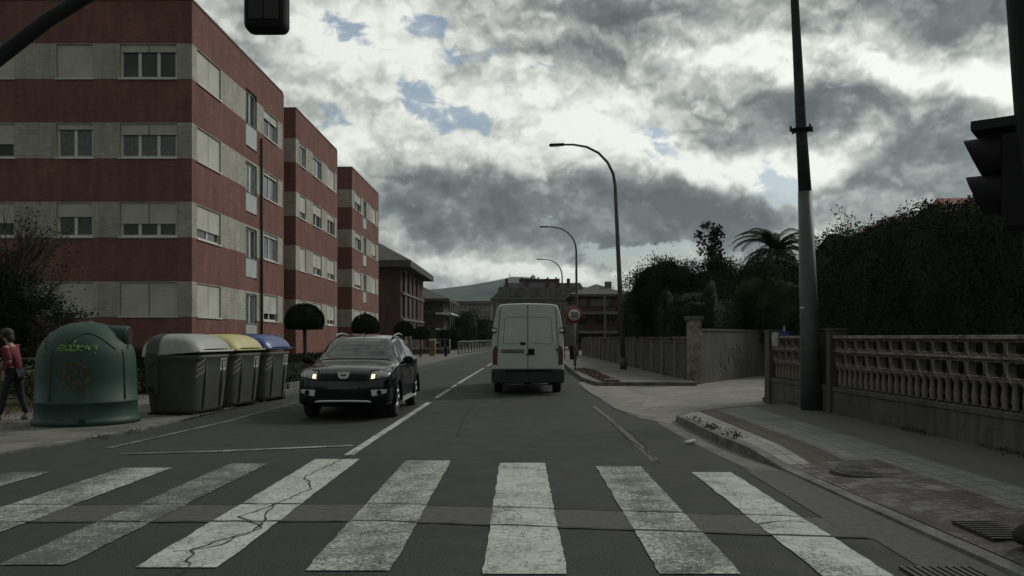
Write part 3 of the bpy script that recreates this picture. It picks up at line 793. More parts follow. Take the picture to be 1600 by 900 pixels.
def leaf_mesh(name, pts, size, m, parent=None, seed=1, loc=None, up=.3, core=None, aspect=.55):
    """pts: Nx3 numpy array; a small folded leaf at each"""
    rng = np.random.default_rng(seed); N = len(pts)
    d = rng.normal(size=(N, 3)); d[:, 2] += up; d /= np.linalg.norm(d, axis=1)[:, None]
    e = rng.normal(size=(N, 3)); e -= d * (e * d).sum(1)[:, None]; e /= np.linalg.norm(e, axis=1)[:, None]
    s = size * rng.uniform(.6, 1.35, size=(N, 1)); w = s * aspect
    A = pts; B = pts + d * s * .5 + e * w * .5; C = pts + d * s; D = pts + d * s * .5 - e * w * .5
    V = np.stack([A, B, C, D], 1).reshape(-1, 3)
    Fv = np.arange(4 * N, dtype=np.int32)
    verts = V; nf = N; loops = Fv; starts = np.arange(0, 4 * N, 4, dtype=np.int32); tot = np.full(N, 4, np.int32)
    if core is not None:
        cv, cf = core; base = len(verts)
        verts = np.concatenate([verts, np.array(cv)]); cf = np.array(cf, np.int32) + base
        loops = np.concatenate([loops, cf.reshape(-1)]); k = cf.shape[1]
        starts = np.concatenate([starts, 4 * N + np.arange(0, cf.size, k, dtype=np.int32)]); tot = np.concatenate([tot, np.full(len(cf), k, np.int32)]); nf += len(cf)
    me = bpy.data.meshes.new(name)
    me.vertices.add(len(verts)); me.vertices.foreach_set('co', verts.astype(np.float32).ravel())
    me.loops.add(len(loops)); me.loops.foreach_set('vertex_index', loops.astype(np.int32))
    me.polygons.add(nf); me.polygons.foreach_set('loop_start', starts.astype(np.int32))
    try: me.polygons.foreach_set('loop_total', tot.astype(np.int32))
    except Exception: pass
    me.materials.append(m); me.update(calc_edges=True); me.validate()
    o = bpy.data.objects.new(name, me); col.objects.link(o)
    if parent: o.parent = parent
    if loc: o.location = loc
    return o

def ell_core(c, r, n=10, jit=.12, seed=0):
    rnd = random.Random(seed); vs = []; m = n * 2
    for i in range(n + 1):
        a = math.pi * i / n
        for k in range(m):
            t = 2 * math.pi * k / m; j = 1 + rnd.uniform(-jit, jit)
            vs.append((c[0] + r[0] * math.sin(a) * math.cos(t) * j, c[1] + r[1] * math.sin(a) * math.sin(t) * j, c[2] - r[2] * math.cos(a) * j))
    fs = [(i * m + k, i * m + (k + 1) % m, (i + 1) * m + (k + 1) % m, (i + 1) * m + k) for i in range(n) for k in range(m)]
    return vs, fs

def clumpy(c, r, nclump, per, cr, seed, shell=.55):
    rng = np.random.default_rng(seed)
    d = rng.normal(size=(nclump, 3)); d /= np.linalg.norm(d, axis=1)[:, None]
    rad = shell + (1 - shell) * rng.random((nclump, 1)) ** .6
    cen = np.array(c) + d * rad * np.array(r)
    sz = cr * rng.uniform(.6, 1.4, size=(nclump, 1, 1))
    P = cen[:, None, :] + rng.normal(size=(nclump, per, 3)) * .5 * sz * np.array([1, 1, .75])
    return P.reshape(-1, 3), cen

def tree(name, x, y, z0, crown_c, r, label, cat='tree', group=None, nclump=60, per=120, cr=.55, leaf=.14, m=leaf_dark, seed=1, trunk_r=.12, core=True, shell=.55, limbs=9, aspect=.55):
    root = empty(name, (x, y, z0), 0, label, cat, group)
    P, cen = clumpy((crown_c[0], crown_c[1], crown_c[2]), r, nclump, per, cr, seed, shell)
    leaf_mesh('crown', P, leaf, m, root, seed, core=ell_core(crown_c, [q * .78 for q in r], seed=seed, jit=.2) if core else None, aspect=aspect)
    b = MB(); rnd = random.Random(seed)
    top = Vector((crown_c[0] * .6, crown_c[1] * .6, crown_c[2]))
    b.tube([(0, 0, -.05), (.03, .02, crown_c[2] * .35), tuple(top)], [trunk_r * 1.25, trunk_r, trunk_r * .6], 8)
    for i in range(limbs):
        e = Vector(cen[(i * 7) % len(cen)]); st = Vector((0, 0, crown_c[2] * .45)).lerp(top, rnd.random() * .9)
        mid = st.lerp(e, .5) + Vector((rnd.uniform(-.1, .1), rnd.uniform(-.1, .1), .12 * r[2]))
        b.tube([st, mid, e], [trunk_r * .45, trunk_r * .28, trunk_r * .1], 6)
    b.build('trunk', bark, root)
    return root

def hedge(name, x0, x1, y0, y1, z0, z1, n, leaf, m, label, seed, cat='hedge', topj=.25, group=None, rz=0, loc=(0, 0, 0), thick=.22):
    rng = np.random.default_rng(seed)
    from mathutils import noise as mn
    L = y1 - y0; W = x1 - x0; H = z1 - z0
    areas = np.array([L * H, L * H, W * H, W * H, L * W]); cnt = (areas / areas.sum() * n).astype(int)
    out = []
    for k, c in enumerate(cnt):
        a = rng.random(c); b = rng.random(c)
        if k == 0: p = np.stack([np.full(c, x0), y0 + a * L, z0 + b * H], 1)
        elif k == 1: p = np.stack([np.full(c, x1), y0 + a * L, z0 + b * H], 1)
        elif k == 2: p = np.stack([x0 + a * W, np.full(c, y0), z0 + b * H], 1)
        elif k == 3: p = np.stack([x0 + a * W, np.full(c, y1), z0 + b * H], 1)
        else: p = np.stack([x0 + a * W, y0 + b * L, np.full(c, z1)], 1)
        out.append(p)
    P = np.concatenate(out)
    nz = np.array([mn.fractal(Vector((q[0] * .9, q[1] * .9, q[2] * .9)), 1, 2, 4) for q in P[:, :]])
    cc = np.array([(x0 + x1) / 2, 0, 0]); dirx = np.sign(P[:, 0] - (x0 + x1) / 2)
    P[:, 0] += dirx * nz * thick * (np.abs(P[:, 0] - (x0 + x1) / 2) > W * .49)
    tz_ = np.array([mn.fractal(Vector((q[0] * .9, q[1] * .9, z1 * .9)), 1, 2, 4) for q in P]); P[:, 2] += np.where(P[:, 2] > z1 - .5, tz_ * topj * 1.6, 0)
    P += rng.normal(size=P.shape) * thick * np.array([.3, .3, .16])
    i_ = thick * .55; nx_, ny_ = max(2, int(W / .35)), max(4, int(L / .3)); cv = []; cf = []
    def hz_(x, y): return z1 - .05 + mn.fractal(Vector((x * .9, y * .9, z1 * .9)), 1, 2, 4) * topj * 1.6
    for a_ in range(nx_ + 1):
        for c_ in range(ny_ + 1):
            x, y = x0 + i_ + (W - 2 * i_) * a_ / nx_, y0 + i_ + (L - 2 * i_) * c_ / ny_
            cv.append((x, y, hz_(x, y)))
    for a_ in range(nx_):
        for c_ in range(ny_):
            q = a_ * (ny_ + 1) + c_; cf.append((q, q + 1, q + ny_ + 2, q + ny_ + 1))
    ring = [(a_, 0) for a_ in range(nx_ + 1)] + [(nx_, c_) for c_ in range(1, ny_ + 1)] + [(a_, ny_) for a_ in range(nx_ - 1, -1, -1)] + [(0, c_) for c_ in range(ny_ - 1, 0, -1)]
    ids = [a_ * (ny_ + 1) + c_ for a_, c_ in ring]; bb0 = len(cv)
    for q in ids: cv.append((cv[q][0], cv[q][1], z0))
    for k in range(len(ids)):
        k2 = (k + 1) % len(ids); cf.append((ids[k], ids[k2], bb0 + k2, bb0 + k))
    o = leaf_mesh(name, P, leaf, m, None, seed, core=(cv, cf))
    o.location = loc; o.rotation_euler = (0, 0, rz)
    return tag(o, label, cat, group)

# tall hedge behind the openwork wall
hedge('tall_hedge', 6.85, 9.2, 5.0, 19.6, 0, 3.62, 130000, .05, leaf_dark, 'tall dark clipped hedge rising behind the concrete balustrade wall', 3, topj=.22)
# hedge behind the far wall and behind the graffiti wall
hedge('garden_hedge', 5.9, 7.5, 29.6, 47.5, 0, 3.0, 34000, .08, leaf_dark, 'dark garden hedge behind the long low wall under the trees', 5, topj=.5)
hedge('garden_hedge', -1.9, -.35, 2.6, 11, 0, 2.9, 26000, .075, leaf_dark, 'dark garden hedge behind the stained wall of the side road', 6, topj=.5, loc=(5.75, 25.6, 0), rz=R(-33))
T = 'trees behind the side road wall'
tree('garden_tree', 6.9, 37, 0, (0, 0, 3.4), (2.0, 1.7, 1.85), 'broad bushy tree with ragged top left of the thin tall tree', group=T, nclump=110, per=260, cr=.5, leaf=.09, seed=11, limbs=14)
tree('garden_tree', 9.1, 36, 0, (0, 0, 3.3), (1.7, 1.7, 1.8), 'bushy dark tree below the thin tall tree', group=T, nclump=100, per=260, cr=.45, leaf=.085, seed=12)
tree('garden_tree', 11.3, 35, 0, (0, 0, 3.2), (1.8, 1.7, 2.1), 'rounded dark tree in front of the palm', group=T, nclump=100, per=260, cr=.5, leaf=.085, seed=13)
tree('garden_tree', 13.2, 34.2, 0, (0, 0, 3.1), (1.8, 1.7, 2.2), 'dark tree half hidden by the near pole and tall hedge', group=T, nclump=90, per=260, cr=.5, leaf=.085, seed=14)
tree('thin_tree', 9.05, 37.6, 0, (0, 0, 5.9), (.62, .62, 1.3), 'thin open tree standing up above the bushy trees', nclump=44, per=20, cr=.2, leaf=.17, seed=15, core=False, trunk_r=.06, limbs=26, shell=.2, aspect=.6)
tree('garden_tree', 7.6, 50, 0, (0, 0, 3.0), (1.5, 1.5, 1.9), 'small dark tree beside the second street lamp', group=T, nclump=60, per=100, cr=.5, leaf=.09, seed=16)
tree('garden_tree', 9.9, 31.8, 0, (0, 0, 2.6), (2.1, 1.2, 1.7), 'low olive green bush above the stained wall', group=T, nclump=90, per=260, cr=.5, leaf=.08, seed=17, m=leaf_mid)

def palm(x, y, h, label):
    root = empty('palm_tree', (x, y, 0), 0, label, 'palm tree')
    b = MB(); b.tube([(0, 0, 0), (.05, 0, h * .5), (0, 0, h)], [.32, .26, .30], 10); b.build('trunk', bark, root)
    rnd = random.Random(5); c = MB()
    for i in range(44):
        a = 2 * math.pi * i / 44 * 5.03 + rnd.uniform(-.1, .1); tilt = rnd.uniform(.0, 1.2); L = rnd.uniform(2.6, 3.3)
        pts = []; p = Vector((0, 0, h)); e = 1.45 - tilt
        for k in range(9):
            pts.append(p.copy()); ang = e - k * .26
            p = p + Vector((math.cos(a) * math.cos(ang), math.sin(a) * math.cos(ang), math.sin(ang))) * L / 8
        c.tube(pts, [.03 * (1 - k / 10) for k in range(9)], 4, cap=False)
        side = Vector((-math.sin(a), math.cos(a), 0))
        for k in range(1, 34):
            t = k / 34 * 8; j = min(7, int(t)); q = pts[j].lerp(pts[j + 1], t - j); d = (pts[j + 1] - pts[j]).normalized()
            for s in (-1, 1):
                l = .58 * (1 - abs(k / 34 - .45) * 1.0)
                tip = q + (side * s * .8 + d * .6 + Vector((0, 0, -.35))).normalized() * l
                c.add([q + d * .04, q - d * .04, tip], [(0, 1, 2)])
    c.build('crown', leaf_mid, root)
palm(14.5, 45, 6.3, 'palm tree with drooping fronds above the dark garden trees')

for (x, y, hh, sd, lb_) in ((7.9, 19.3, 1.15, 1, 'taller leafy shoot sticking up from the end of the tall hedge'), (7.6, 17.7, .75, 2, 'shorter leafy shoot sticking up from the tall hedge')):
    r_ = empty('hedge_shoot', (x, y, 3.55), 0, lb_, 'plant', 'shoots above the tall hedge')
    rnd = random.Random(sd); b = MB(); P = []
    for k in range(5):
        e = Vector((rnd.uniform(-.3, .3), rnd.uniform(-.2, .2), hh * rnd.uniform(.6, 1))); b.tube([(0, 0, -.3), e * .5 + Vector((.03, 0, 0)), e], [.012, .008, .004], 5)
        for j in range(12): P.append(tuple(e * rnd.uniform(.45, 1.02) + Vector((rnd.gauss(0, .035), rnd.gauss(0, .035), rnd.gauss(0, .03)))))
    b.build('stem', bark, r_); leaf_mesh('foliage', np.array(P), .07, leaf_olive, r_, sd)

# topiary trees along the left pavement
def topiary(x, y, z, crx, crz, cz, label, seed, first=None):
    root = empty('topiary_tree', (x, y, z), 0, label, 'tree', 'clipped round trees along the left pavement')
    rng = np.random.default_rng(seed); N = 9000
    d = rng.normal(size=(N, 3)); d /= np.linalg.norm(d, axis=1)[:, None]
    d[:, 2] = np.where(d[:, 2] < -.45, -.45 + rng.random(N) * .05, d[:, 2])
    P = np.array([0, 0, cz]) + d * np.array([crx, crx, crz]) * rng.uniform(.9, 1.03, size=(N, 1))
    cv, cf = ell_core((0, 0, cz), (crx * .9, crx * .9, crz * .88), 10, .03, seed)
    cv = [(a, b_, max(c, cz - crz * .42)) for a, b_, c in cv]
    leaf_mesh('crown', P, .05, leaf_topi, root, seed, core=(cv, cf))
    b = MB(); b.tube([(0, 0, -.05), (.02, 0, cz * .5), (0, 0, cz)], [.075, .06, .06], 8); b.build('trunk', bark, root)
topiary(-7.05, 26, .1, .60, .55, 1.93, 'nearest clipped mushroom-shaped tree beyond the blue-lidded container', 1)
topiary(-7.0, 36, .1, .60, .58, 1.85, 'clipped round tree directly behind the oncoming car roof', 2)
topiary(-7.02, 48, .1, .58, .58, 1.75, 'clipped round tree third along the pavement, behind the car mirror', 3)
topiary(-7.0, 56, .1, .58, .58, 1.55, 'farthest clipped round tree, right of the oncoming car', 4)

# far street trees
for i, (x, y, zt, rr, lb_) in enumerate(((-11.3, 132, 5.6, 2.4, 'dark street tree beside the pale balcony slabs'), (-8.4, 126, 5.9, 2.2, 'dark street tree in the middle of the far left clump'),
                                         (-6.1, 134, 4.9, 1.8, 'dark street tree nearest the road at the far bend'), (-8.6, 100, 2.6, 1.3, 'low dark bush behind the far fence'))):
    tree('street_tree', x, y, 0, (0, 0, zt * .52), (rr, rr, zt * .48), lb_, group='dark trees at the far left bend', nclump=60, per=60, cr=.7, leaf=.26, seed=30 + i, trunk_r=.14)
hedge('roadside_hedge', -2.6, 1.4, 0, 10, 0, 1.6, 3000, .2, leaf_dark, 'low dark hedge in front of the mansard building', 41, loc=(9, 120, 0), cat='hedge')

# left foreground: sparse tree, shrubs
st = empty('sparse_tree', (-13.0, 20, 0), 0, 'half-bare tree with twiggy top in front of the nearest brick block', 'tree')
P, cen = clumpy((-.1, 0, 2.3), (1.5, .9, 1.35), 110, 130, .38, 51, .3)
P2, cen2 = clumpy((.45, 0, 3.6), (1.35, .9, 1.2), 60, 14, .4, 52, .4)
P3, cen3 = clumpy((1.7, -.3, 1.75), (.75, .5, .5), 26, 40, .25, 53, .3)
leaf_mesh('crown', np.concatenate([P, P2, P3]), .07, leaf_dark, st, 51, core=ell_core((-.1, 0, 2.1), (.85, .5, .9), seed=2, jit=.25))
b = MB(); b.tube([(0, 0, 0), (.05, 0, 1.2), (.1, 0, 2.4)], [.11, .09, .06], 8); rnd = random.Random(8)
for e in list(cen2) + list(cen3[:12]) + list(cen[:20]):
    e = Vector(e); s_ = Vector((.1, 0, rnd.uniform(1.1, 2.4))); mid = s_.lerp(e, .55) + Vector((rnd.uniform(-.12, .12), rnd.uniform(-.1, .1), rnd.uniform(0, .25)))
    b.tube([s_, mid, e], [.028, .016, .006], 5)
    for k in range(3):
        b.tube([mid.lerp(e, .4), e + Vector((rnd.gauss(0, .25), rnd.gauss(0, .2), rnd.uniform(0, .35)))], [.009, .004], 4)
b.build('trunk', bark, st)
for i, (x, y, rr, hh, m_, lb_) in enumerate(((-12.2, 17.6, .85, .55, leaf_olive, 'low mottled shrub behind the walking person'), (-10.9, 18.3, .7, .42, leaf_olive, 'low mottled shrub between the person and the green bottle bank'),
                                            (-13.0, 16.6, .8, .85, leaf_mid, 'taller shrub at the left edge behind the person'), (-9.9, 19.4, .8, .4, leaf_mid, 'low shrub hidden behind the green bottle bank'))):
    P, c_ = clumpy((0, 0, hh), (rr, rr * .8, hh), 40, 70, .25, 60 + i, .5)
    P[:, 2] = np.abs(P[:, 2])
    s_ = empty('garden_shrub', (x, y, 0), 0, lb_, 'shrub', 'shrubs beside the left pavement')
    leaf_mesh('foliage', P, .06, m_, s_, 60 + i, core=ell_core((0, 0, hh * .8), (rr * .7, rr * .55, hh * .75), seed=i, jit=.2))
    b = MB(); b.tube([(0, 0, 0), (0, 0, hh)], .03, 6); b.build('stem', bark, s_)
hedge('clipped_hedge', -20, -9.6, 21.8, 23, 0, 1.15, 16000, .07, leaf_dark, 'long low clipped hedge in front of the nearest brick block', 71, thick=.12, topj=.1)
hedge('clipped_hedge', -8.4, -6.35, 21.2, 27.5, .1, .85, 12000, .06, leaf_dark, 'low clipped hedge beside the kerb behind the blue-lidded container', 72, thick=.08, topj=.06)
hedge('clipped_hedge', -8.6, -6.5, 29.5, 44, .1, .8, 9000, .08, leaf_dark, 'low clipped hedge beyond the oncoming car', 73, thick=.08, topj=.06)
kb = MB(); kb.box(-8.5, -6.2, 21.0, 21.15, .1, .27); kb.box(-6.25, -6.15, 21.15, 27.8, .1, .27); tag(kb.build('planter_kerb', kerbm), 'low concrete edging round the roadside hedge', 'edging')
rl = empty('pipe_railing', (-13.6, 20.4, 0), 0, 'thin white pipe railing behind the walking person', 'railing')
for z in (.63, .95):
    b = MB(); b.tube([(0, 0, z), (3.6, 0, z)], .022, 8); b.build('rail', white_frame, rl)
for x in (0, 1.8, 3.6):
    b = MB(); b.tube([(x, 0, 0), (x, 0, 1.0)], .025, 8); b.build('post', white_frame, rl)
gl = empty('globe_lamp', (-13.2, 20.0 - 2.4, 0), 0, 'white globe garden lamp at the left edge of the picture', 'lamp')
b = MB(); b.tube([(0, 0, 0), (0, 0, 3.05)], .04, 8); b.build('post', metal_dark, gl)
b = MB(); b.ball((0, 0, 3.25), .2, 10); b.build('globe', white_frame, gl)

# ------------------------------------------------------------------ right walls
def balustrade():
    p0 = Vector((5.62, 18.0, 0)); p1 = Vector((5.98, 6.0, 0)); d = (p1 - p0); L = d.length; ang = math.atan2(d.y, d.x)
    root = empty('balustrade_wall', tuple(p0), ang, 'old concrete balustrade wall with openwork blocks beside the right pavement', 'wall')
    secs = [(.32, 2.62), (3.55, L)]
    b = MB(); b.box(.2, L, -.02, .22, 0, .52); b.box(.2, L, -.04, .24, .52, .60); b.build('base', oldwall, root, bevel=.01)
    for (a, c) in secs:
        b = MB(); b.box(a, c, -.01, .17, 1.225, 1.262); b.build('middle_rail', castm, root, bevel=.006)
        b = MB(); b.box(a, c, -.03, .19, 1.475, 1.53); b.build('coping', castm, root, bevel=.008)
    # openwork block
    def blk(w, h):
        bb = MB(); n = 28; inner = []; outer = []
        for k in range(n):
            t = 2 * math.pi * k / n; cx, cz = math.cos(t), math.sin(t)
            q = max(abs(cx), abs(cz)); sx, sz = cx / q, cz / q
            outer.append((sx * w / 2, sz * h / 2))
            rr = (abs(cx) ** 4 + abs(cz) ** 4) ** -.25
            dip = 1 - .16 * math.exp(-(cx / .25) ** 2) if cz > 0 else 1 - .05 * math.exp(-(cx / .25) ** 2)
            inner.append((cx * rr * (w / 2 - .034), cz * rr * (h / 2 - .024) * dip))
        for y0, y1, ex in ((.03, .13, 0),):
            V = [(x, y0, z) for x, z in outer] + [(x, y0 + .0, z) for x, z in inner] + [(x, y1, z) for x, z in outer] + [(x, y1, z) for x, z in inner]
            Fs = []
            for k in range(n):
                k2 = (k + 1) % n
                Fs += [(k, k2, n + k2, n + k), (2 * n + k, 3 * n + k, 3 * n + k2, 2 * n + k2), (n + k, n + k2, 3 * n + k2, 3 * n + k)]
            bb.add(V, Fs)
        # raised lip round the hole
        bb.tube([(inner[k % n][0] * 1.03, .028, inner[k % n][1] * 1.03) for k in range(n + 1)], .011, 5, cap=False)
        return bb
    proto = {}
    def put(nm, key, mk, x, z):
        if key not in proto:
            o = mk().build(nm, castm, root); proto[key] = o; o.location = (x, 0, z)
        else:
            o = proto[key].copy(); col.objects.link(o); o.parent = root; o.location = (x, 0, z)
    def bal():
        bb = MB()
        bb.lathe([(.0, 0), (.055, 0), (.055, .03), (.035, .05), (.048, .12), (.040, .20), (.032, .28), (.06, .325), (.075, .352), (.0, .352)], (0, .08, 0), 10)
        return bb
    for (a, c) in secs:
        n = round((c - a) / .4); w = (c - a) / n
        for i in range(n):
            x = a + (i + .5) * w
            put('screen_block', ('t', round(w, 3)), lambda: blk(w - .004, .212), x, 1.3685)
            put('screen_block', ('b', round(w, 3)), lambda: blk(w - .004, .25), x, 1.099)
        m = n * 2
        for i in range(m):
            put('baluster', 'bal', bal, a + (i + .5) * (c - a) / m, .605)
        b = MB()   # scalloped strip joining baluster heads
        b.box(a, c, .04, .12, .955, .973); b.build('head_strip', castm, root)
    for s, w in ((.0, .3), (2.65, .16), (3.36, .17)):
        b = MB(); b.box(s, s + w, -.07, .25, 0, 1.62); b.box(s - .02, s + w + .02, -.09, .27, 1.62, 1.66); b.build('pillar', oldwall, root, bevel=.012)
balustrade()

def plain_wall(name, p0, p1, h, label, pill=(), grp=None, t=.22, cap=.03):
    p0 = Vector((*p0, 0)); p1 = Vector((*p1, 0)); d = p1 - p0; L = d.length; ang = math.atan2(d.y, d.x)
    root = empty(name, tuple(p0), ang, label, 'wall', grp)
    b = MB(); b.box(0, L, -t / 2, t / 2, 0, h); b.build('panel', oldwall, root)
    b = MB(); b.box(0, L, -t / 2 - cap, t / 2 + cap, h, h + .06); b.build('coping', oldwall, root)
    for (s, w, hh) in pill:
        b = MB(); b.box(s - w / 2, s + w / 2, -t / 2 - .06, t / 2 + .06, 0, hh); b.box(s - w / 2 - .04, s + w / 2 + .04, -t / 2 - .1, t / 2 + .1, hh, hh + .07); b.build('pillar', castm, root)
    return root, L
w1, L1 = plain_wall('garden_wall', (5.55, 26.0), (4.95, 62), 1.32, 'long low concrete garden wall with posts beyond the driveway', [(1.5 + 2.2 * i, .2, 1.45) for i in range(16)])
w2, L2 = plain_wall('garden_wall', (5.75, 25.6), (11.4, 34.3), 1.72, 'dark stained concrete wall along the side road, scrawled with graffiti')
gp = empty('gate_pillar', (5.6, 25.5, 0), 0, 'tall square concrete gate pillar on the driveway corner', 'pillar')
b = MB(); b.box(-.2, .2, -.2, .2, 0, 2.05); b.build('shaft', castm, gp, bevel=.01)
b = MB(); b.box(-.26, .26, -.26, .26, 2.05, 2.17); b.build('cap', oldwall, gp, bevel=.01)
gp2 = MB()
# graffiti scrawl on the side wall (faded grey-white loops and letters)
gm = mat('graffiti_pale', (.15, .148, .135), .9, noise=(9, .4)); gmd = mat('graffiti_dark', (.03, .03, .03), .9)
g1 = MB(); rnd = random.Random(4)
def stroke(b, pts, r=.022): b.tube([(p[0], -.118, p[1]) for p in pts], r, 5)
for ox in (2.0, 3.1, 4.3, 5.3):
    ra = rnd.uniform(.22, .42); sq_ = rnd.uniform(.6, 1.1); a0_ = rnd.uniform(0, 3)
    stroke(g1, [(ox + ra * math.cos(t) * sq_, .78 + ra * math.sin(t)) for t in [k * .42 + a0_ for k in range(rnd.randint(8, 15))]], .014)
    stroke(g1, [(ox + rnd.uniform(-.2, .5), rnd.uniform(.3, 1.3)) for _ in range(4)], .012)
stroke(g1, [(3.7, .5), (3.75, 1.25), (4.0, 1.0), (4.15, 1.3)]); stroke(g1, [(4.5, .4), (4.7, 1.2), (4.95, .5)])
g1.build('graffiti', gm, w2)

# street name post with blue plate on the gate end
sp_ = empty('street_sign', (5.68, 17.4, .13), 0, 'small blue street sign with white edge plate on a thin post by the balustrade', 'sign')
b = MB(); b.tube([(.12, -.02, 0), (.12, -.02, 1.62)], .025, 8); b.build('post', galv, sp_)
blue_m = mat('blue_plate', (.075, .065, .26), .5, noise=(20, .3))
b = MB(); b.box(-.02, .22, -.08, -.06, 1.20, 1.50); b.build('plate', blue_m, sp_)
b = MB()
for z, w in ((1.42, .16), (1.37, .12), (1.32, .17), (1.27, .1)): b.box(.02, .02 + w, -.084, -.081, z, z + .012)
b.build('lettering', mat('plate_text', (.28, .28, .5), .6), sp_)
b = MB(); b.box(-.17, -.04, -.10, -.08, 1.18, 1.48); b.build('notice', white_frame, sp_)

# ------------------------------------------------------------------ poles and lamps
def near_pole():
    root = empty('utility_pole', (5.53, 15.05, .1), 0, 'thick tapered grey steel pole in front of the balustrade', 'pole')
    P = [(0, 0, 0), (-.03, 0, 1.5), (-.12, 0, 4.16), (-.19, 0, 5.34), (-.32, 0, 7.9), (-.42, 0, 9.8)]
    b = MB(); b.tube(P[:3], [.195, .175, .128], 20); b.build('lower_shaft', galv_d, root)
    b = MB(); b.tube(P[2:], [.122, .10, .075, .06], 18); b.build('upper_shaft', mat('silhouette_steel', (.038, .042, .042), .75, spec=.25, noise=(5, .3)), root)  # upper shaft coloured darker: its silhouette against the sky is put into the colour
    b = MB(); b.lathe([(.0, -.03), (.18, -.03), (.18, .015), (0, .015)], (-.19, 0, 5.34), 20)
    for k in range(6):
        a = k * math.pi / 3; b.tube([(-.19 + .2 * math.cos(a), .2 * math.sin(a), 5.3), (-.19 + .2 * math.cos(a), .2 * math.sin(a), 5.40)], .022, 6)
    b.box(-.40, .02, -.03, .03, 5.325, 5.355)
    b.build('clamp_flange', metal_dark, root)
    b = MB(); b.lathe([(.20, 0), (.26, 0), (.26, .03), (.2, .03)], (0, 0, 0), 18); b.build('foot_plate', galv_d, root)
    b = MB(); b.lathe([(.152, 0), (.156, .003), (.156, .02), (.152, .023)], (-.06, 0, 1.95), 18); b.build('band', white_frame, root)
near_pole()

def lamp_proto():
    root = empty('street_lamp', (4.45, 34, .12))
    pts = [(0, 0, 0), (0, 0, 4.0), (0, 0, 7.9), (-.06, 0, 8.4), (-.28, 0, 8.9), (-.65, 0, 9.32), (-1.15, 0, 9.6), (-1.7, 0, 9.72), (-2.15, 0, 9.74)]
    b = MB(); b.tube(pts, [.13, .10, .072, .066, .06, .055, .05, .045, .04], 12); b.build('pole', galv_d, root)
    b = MB(); b.box(-2.75, -2.1, -.13, .13, 9.70, 9.79); b.build('lamp_head', metal_dark, root, bevel=.035)
    b = MB(); b.box(-2.68, -2.3, -.09, .09, 9.685, 9.70); b.build('lens', milky, root)
    b = MB(); b.box(-.12, .12, -.12, .12, 0, .03); b.tube([(0, 0, .03), (0, 0, .5)], [.15, .14], 12); b.build('foot', galv_d, root)
    return root
lp = lamp_proto(); lp.rotation_euler = (0, R(-2.6), 0)
for i, (x, y, z, lean, lab) in enumerate(((4.45, 34, .12, -2.6, 'nearest curved street lamp, leaning beside the garden wall'),
                                         (4.32, 60, .12, -.3, 'middle one of the three curved street lamps'),
                                         (4.55, 85, .12, 0, 'farthest and shortest-looking curved street lamp'))):
    o = lp if i == 0 else copy_tree(lp)
    o.location = (x, y, z); o.rotation_euler = (0, R(lean), 0)
    tag(o, lab, 'street lamp', 'curved street lamps along the right pavement')

def text_obj(name, txt, size, m, parent, loc, rot, ext=.002):
    cu = bpy.data.curves.new(name, 'FONT'); cu.body = txt; cu.size = size; cu.extrude = ext; cu.align_x = 'CENTER'; cu.align_y = 'CENTER'; cu.offset = size * .025
    tmp = bpy.data.objects.new(name, cu); col.objects.link(tmp)
    dg = bpy.context.evaluated_depsgraph_get(); me = bpy.data.meshes.new_from_object(tmp.evaluated_get(dg))
    col.objects.unlink(tmp); bpy.data.objects.remove(tmp)
    me.materials.clear(); me.materials.append(m)
    o = bpy.data.objects.new(name, me); col.objects.link(o); o.parent = parent; o.location = loc; o.rotation_euler = rot
    return o
ss = empty('speed_sign', (2.3, 32.7, .1), 0, 'round red-bordered speed limit sign reading 50 on a grey post', 'sign')
b = MB(); b.tube([(0, .04, 0), (0, .04, 2.62)], .035, 10); b.build('post', galv, ss)
b = MB(); b.lathe([(0, .0), (.335, .0), (.34, .01), (.335, .02), (0, .02)], (-.05, -.02, 2.32), 40, axis='y'); b.build('disc', mat('sign_red', (.19, .022, .026), .45), ss)
b = MB(); b.lathe([(0, -.003), (.245, -.003), (.245, .0), (0, .0)], (-.05, -.021, 2.32), 40, axis='y'); b.build('face', mat('sign_white', (.50, .50, .46), .5), ss)
text_obj('numeral', '50', .30, black_pl, ss, (-.05, -.027, 2.315), (R(90), 0, 0))
# another sign seen behind it
s2 = empty('warning_sign', (2.55, 38.5, .1), 0, 'faded round sign partly hidden behind the speed limit sign', 'sign')
b = MB(); b.tube([(.1, .04, 0), (.1, .04, 2.9)], .035, 10); b.build('post', galv, s2)
b = MB(); b.lathe([(0, .0), (.40, .0), (.40, .02), (0, .02)], (-.0, -.02, 2.55), 32, axis='y'); b.build('disc', mat('sign_faded', (.20, .10, .085), .6, noise=(3, .2)), s2)
nb = empty('notice_board', (3.0, 49, .12), 0, 'pale notice panel on two posts beyond the speed sign', 'board')
b = MB(); b.box(-.28, .28, -.03, .03, .85, 1.65); b.build('panel', stone_trim, nb)
for x in (-.22, .22):
    b = MB(); b.tube([(x, .02, 0), (x, .02, 1.7)], .03, 6); b.build('post', metal_dark, nb)
lbn = empty('litter_bin', (3.35, 49.5, .12), 0, 'dark litter bin with pale lid beside the notice panel', 'bin')
b = MB(); b.lathe([(0, 0), (.22, 0), (.26, .8), (0, .8)], (0, 0, 0), 16); b.build('body', black_pl, lbn)
b = MB(); b.lathe([(0, .82), (.28, .82), (.28, .88), (0, .9)], (0, 0, 0), 16); b.build('lid', stone_trim, lbn)
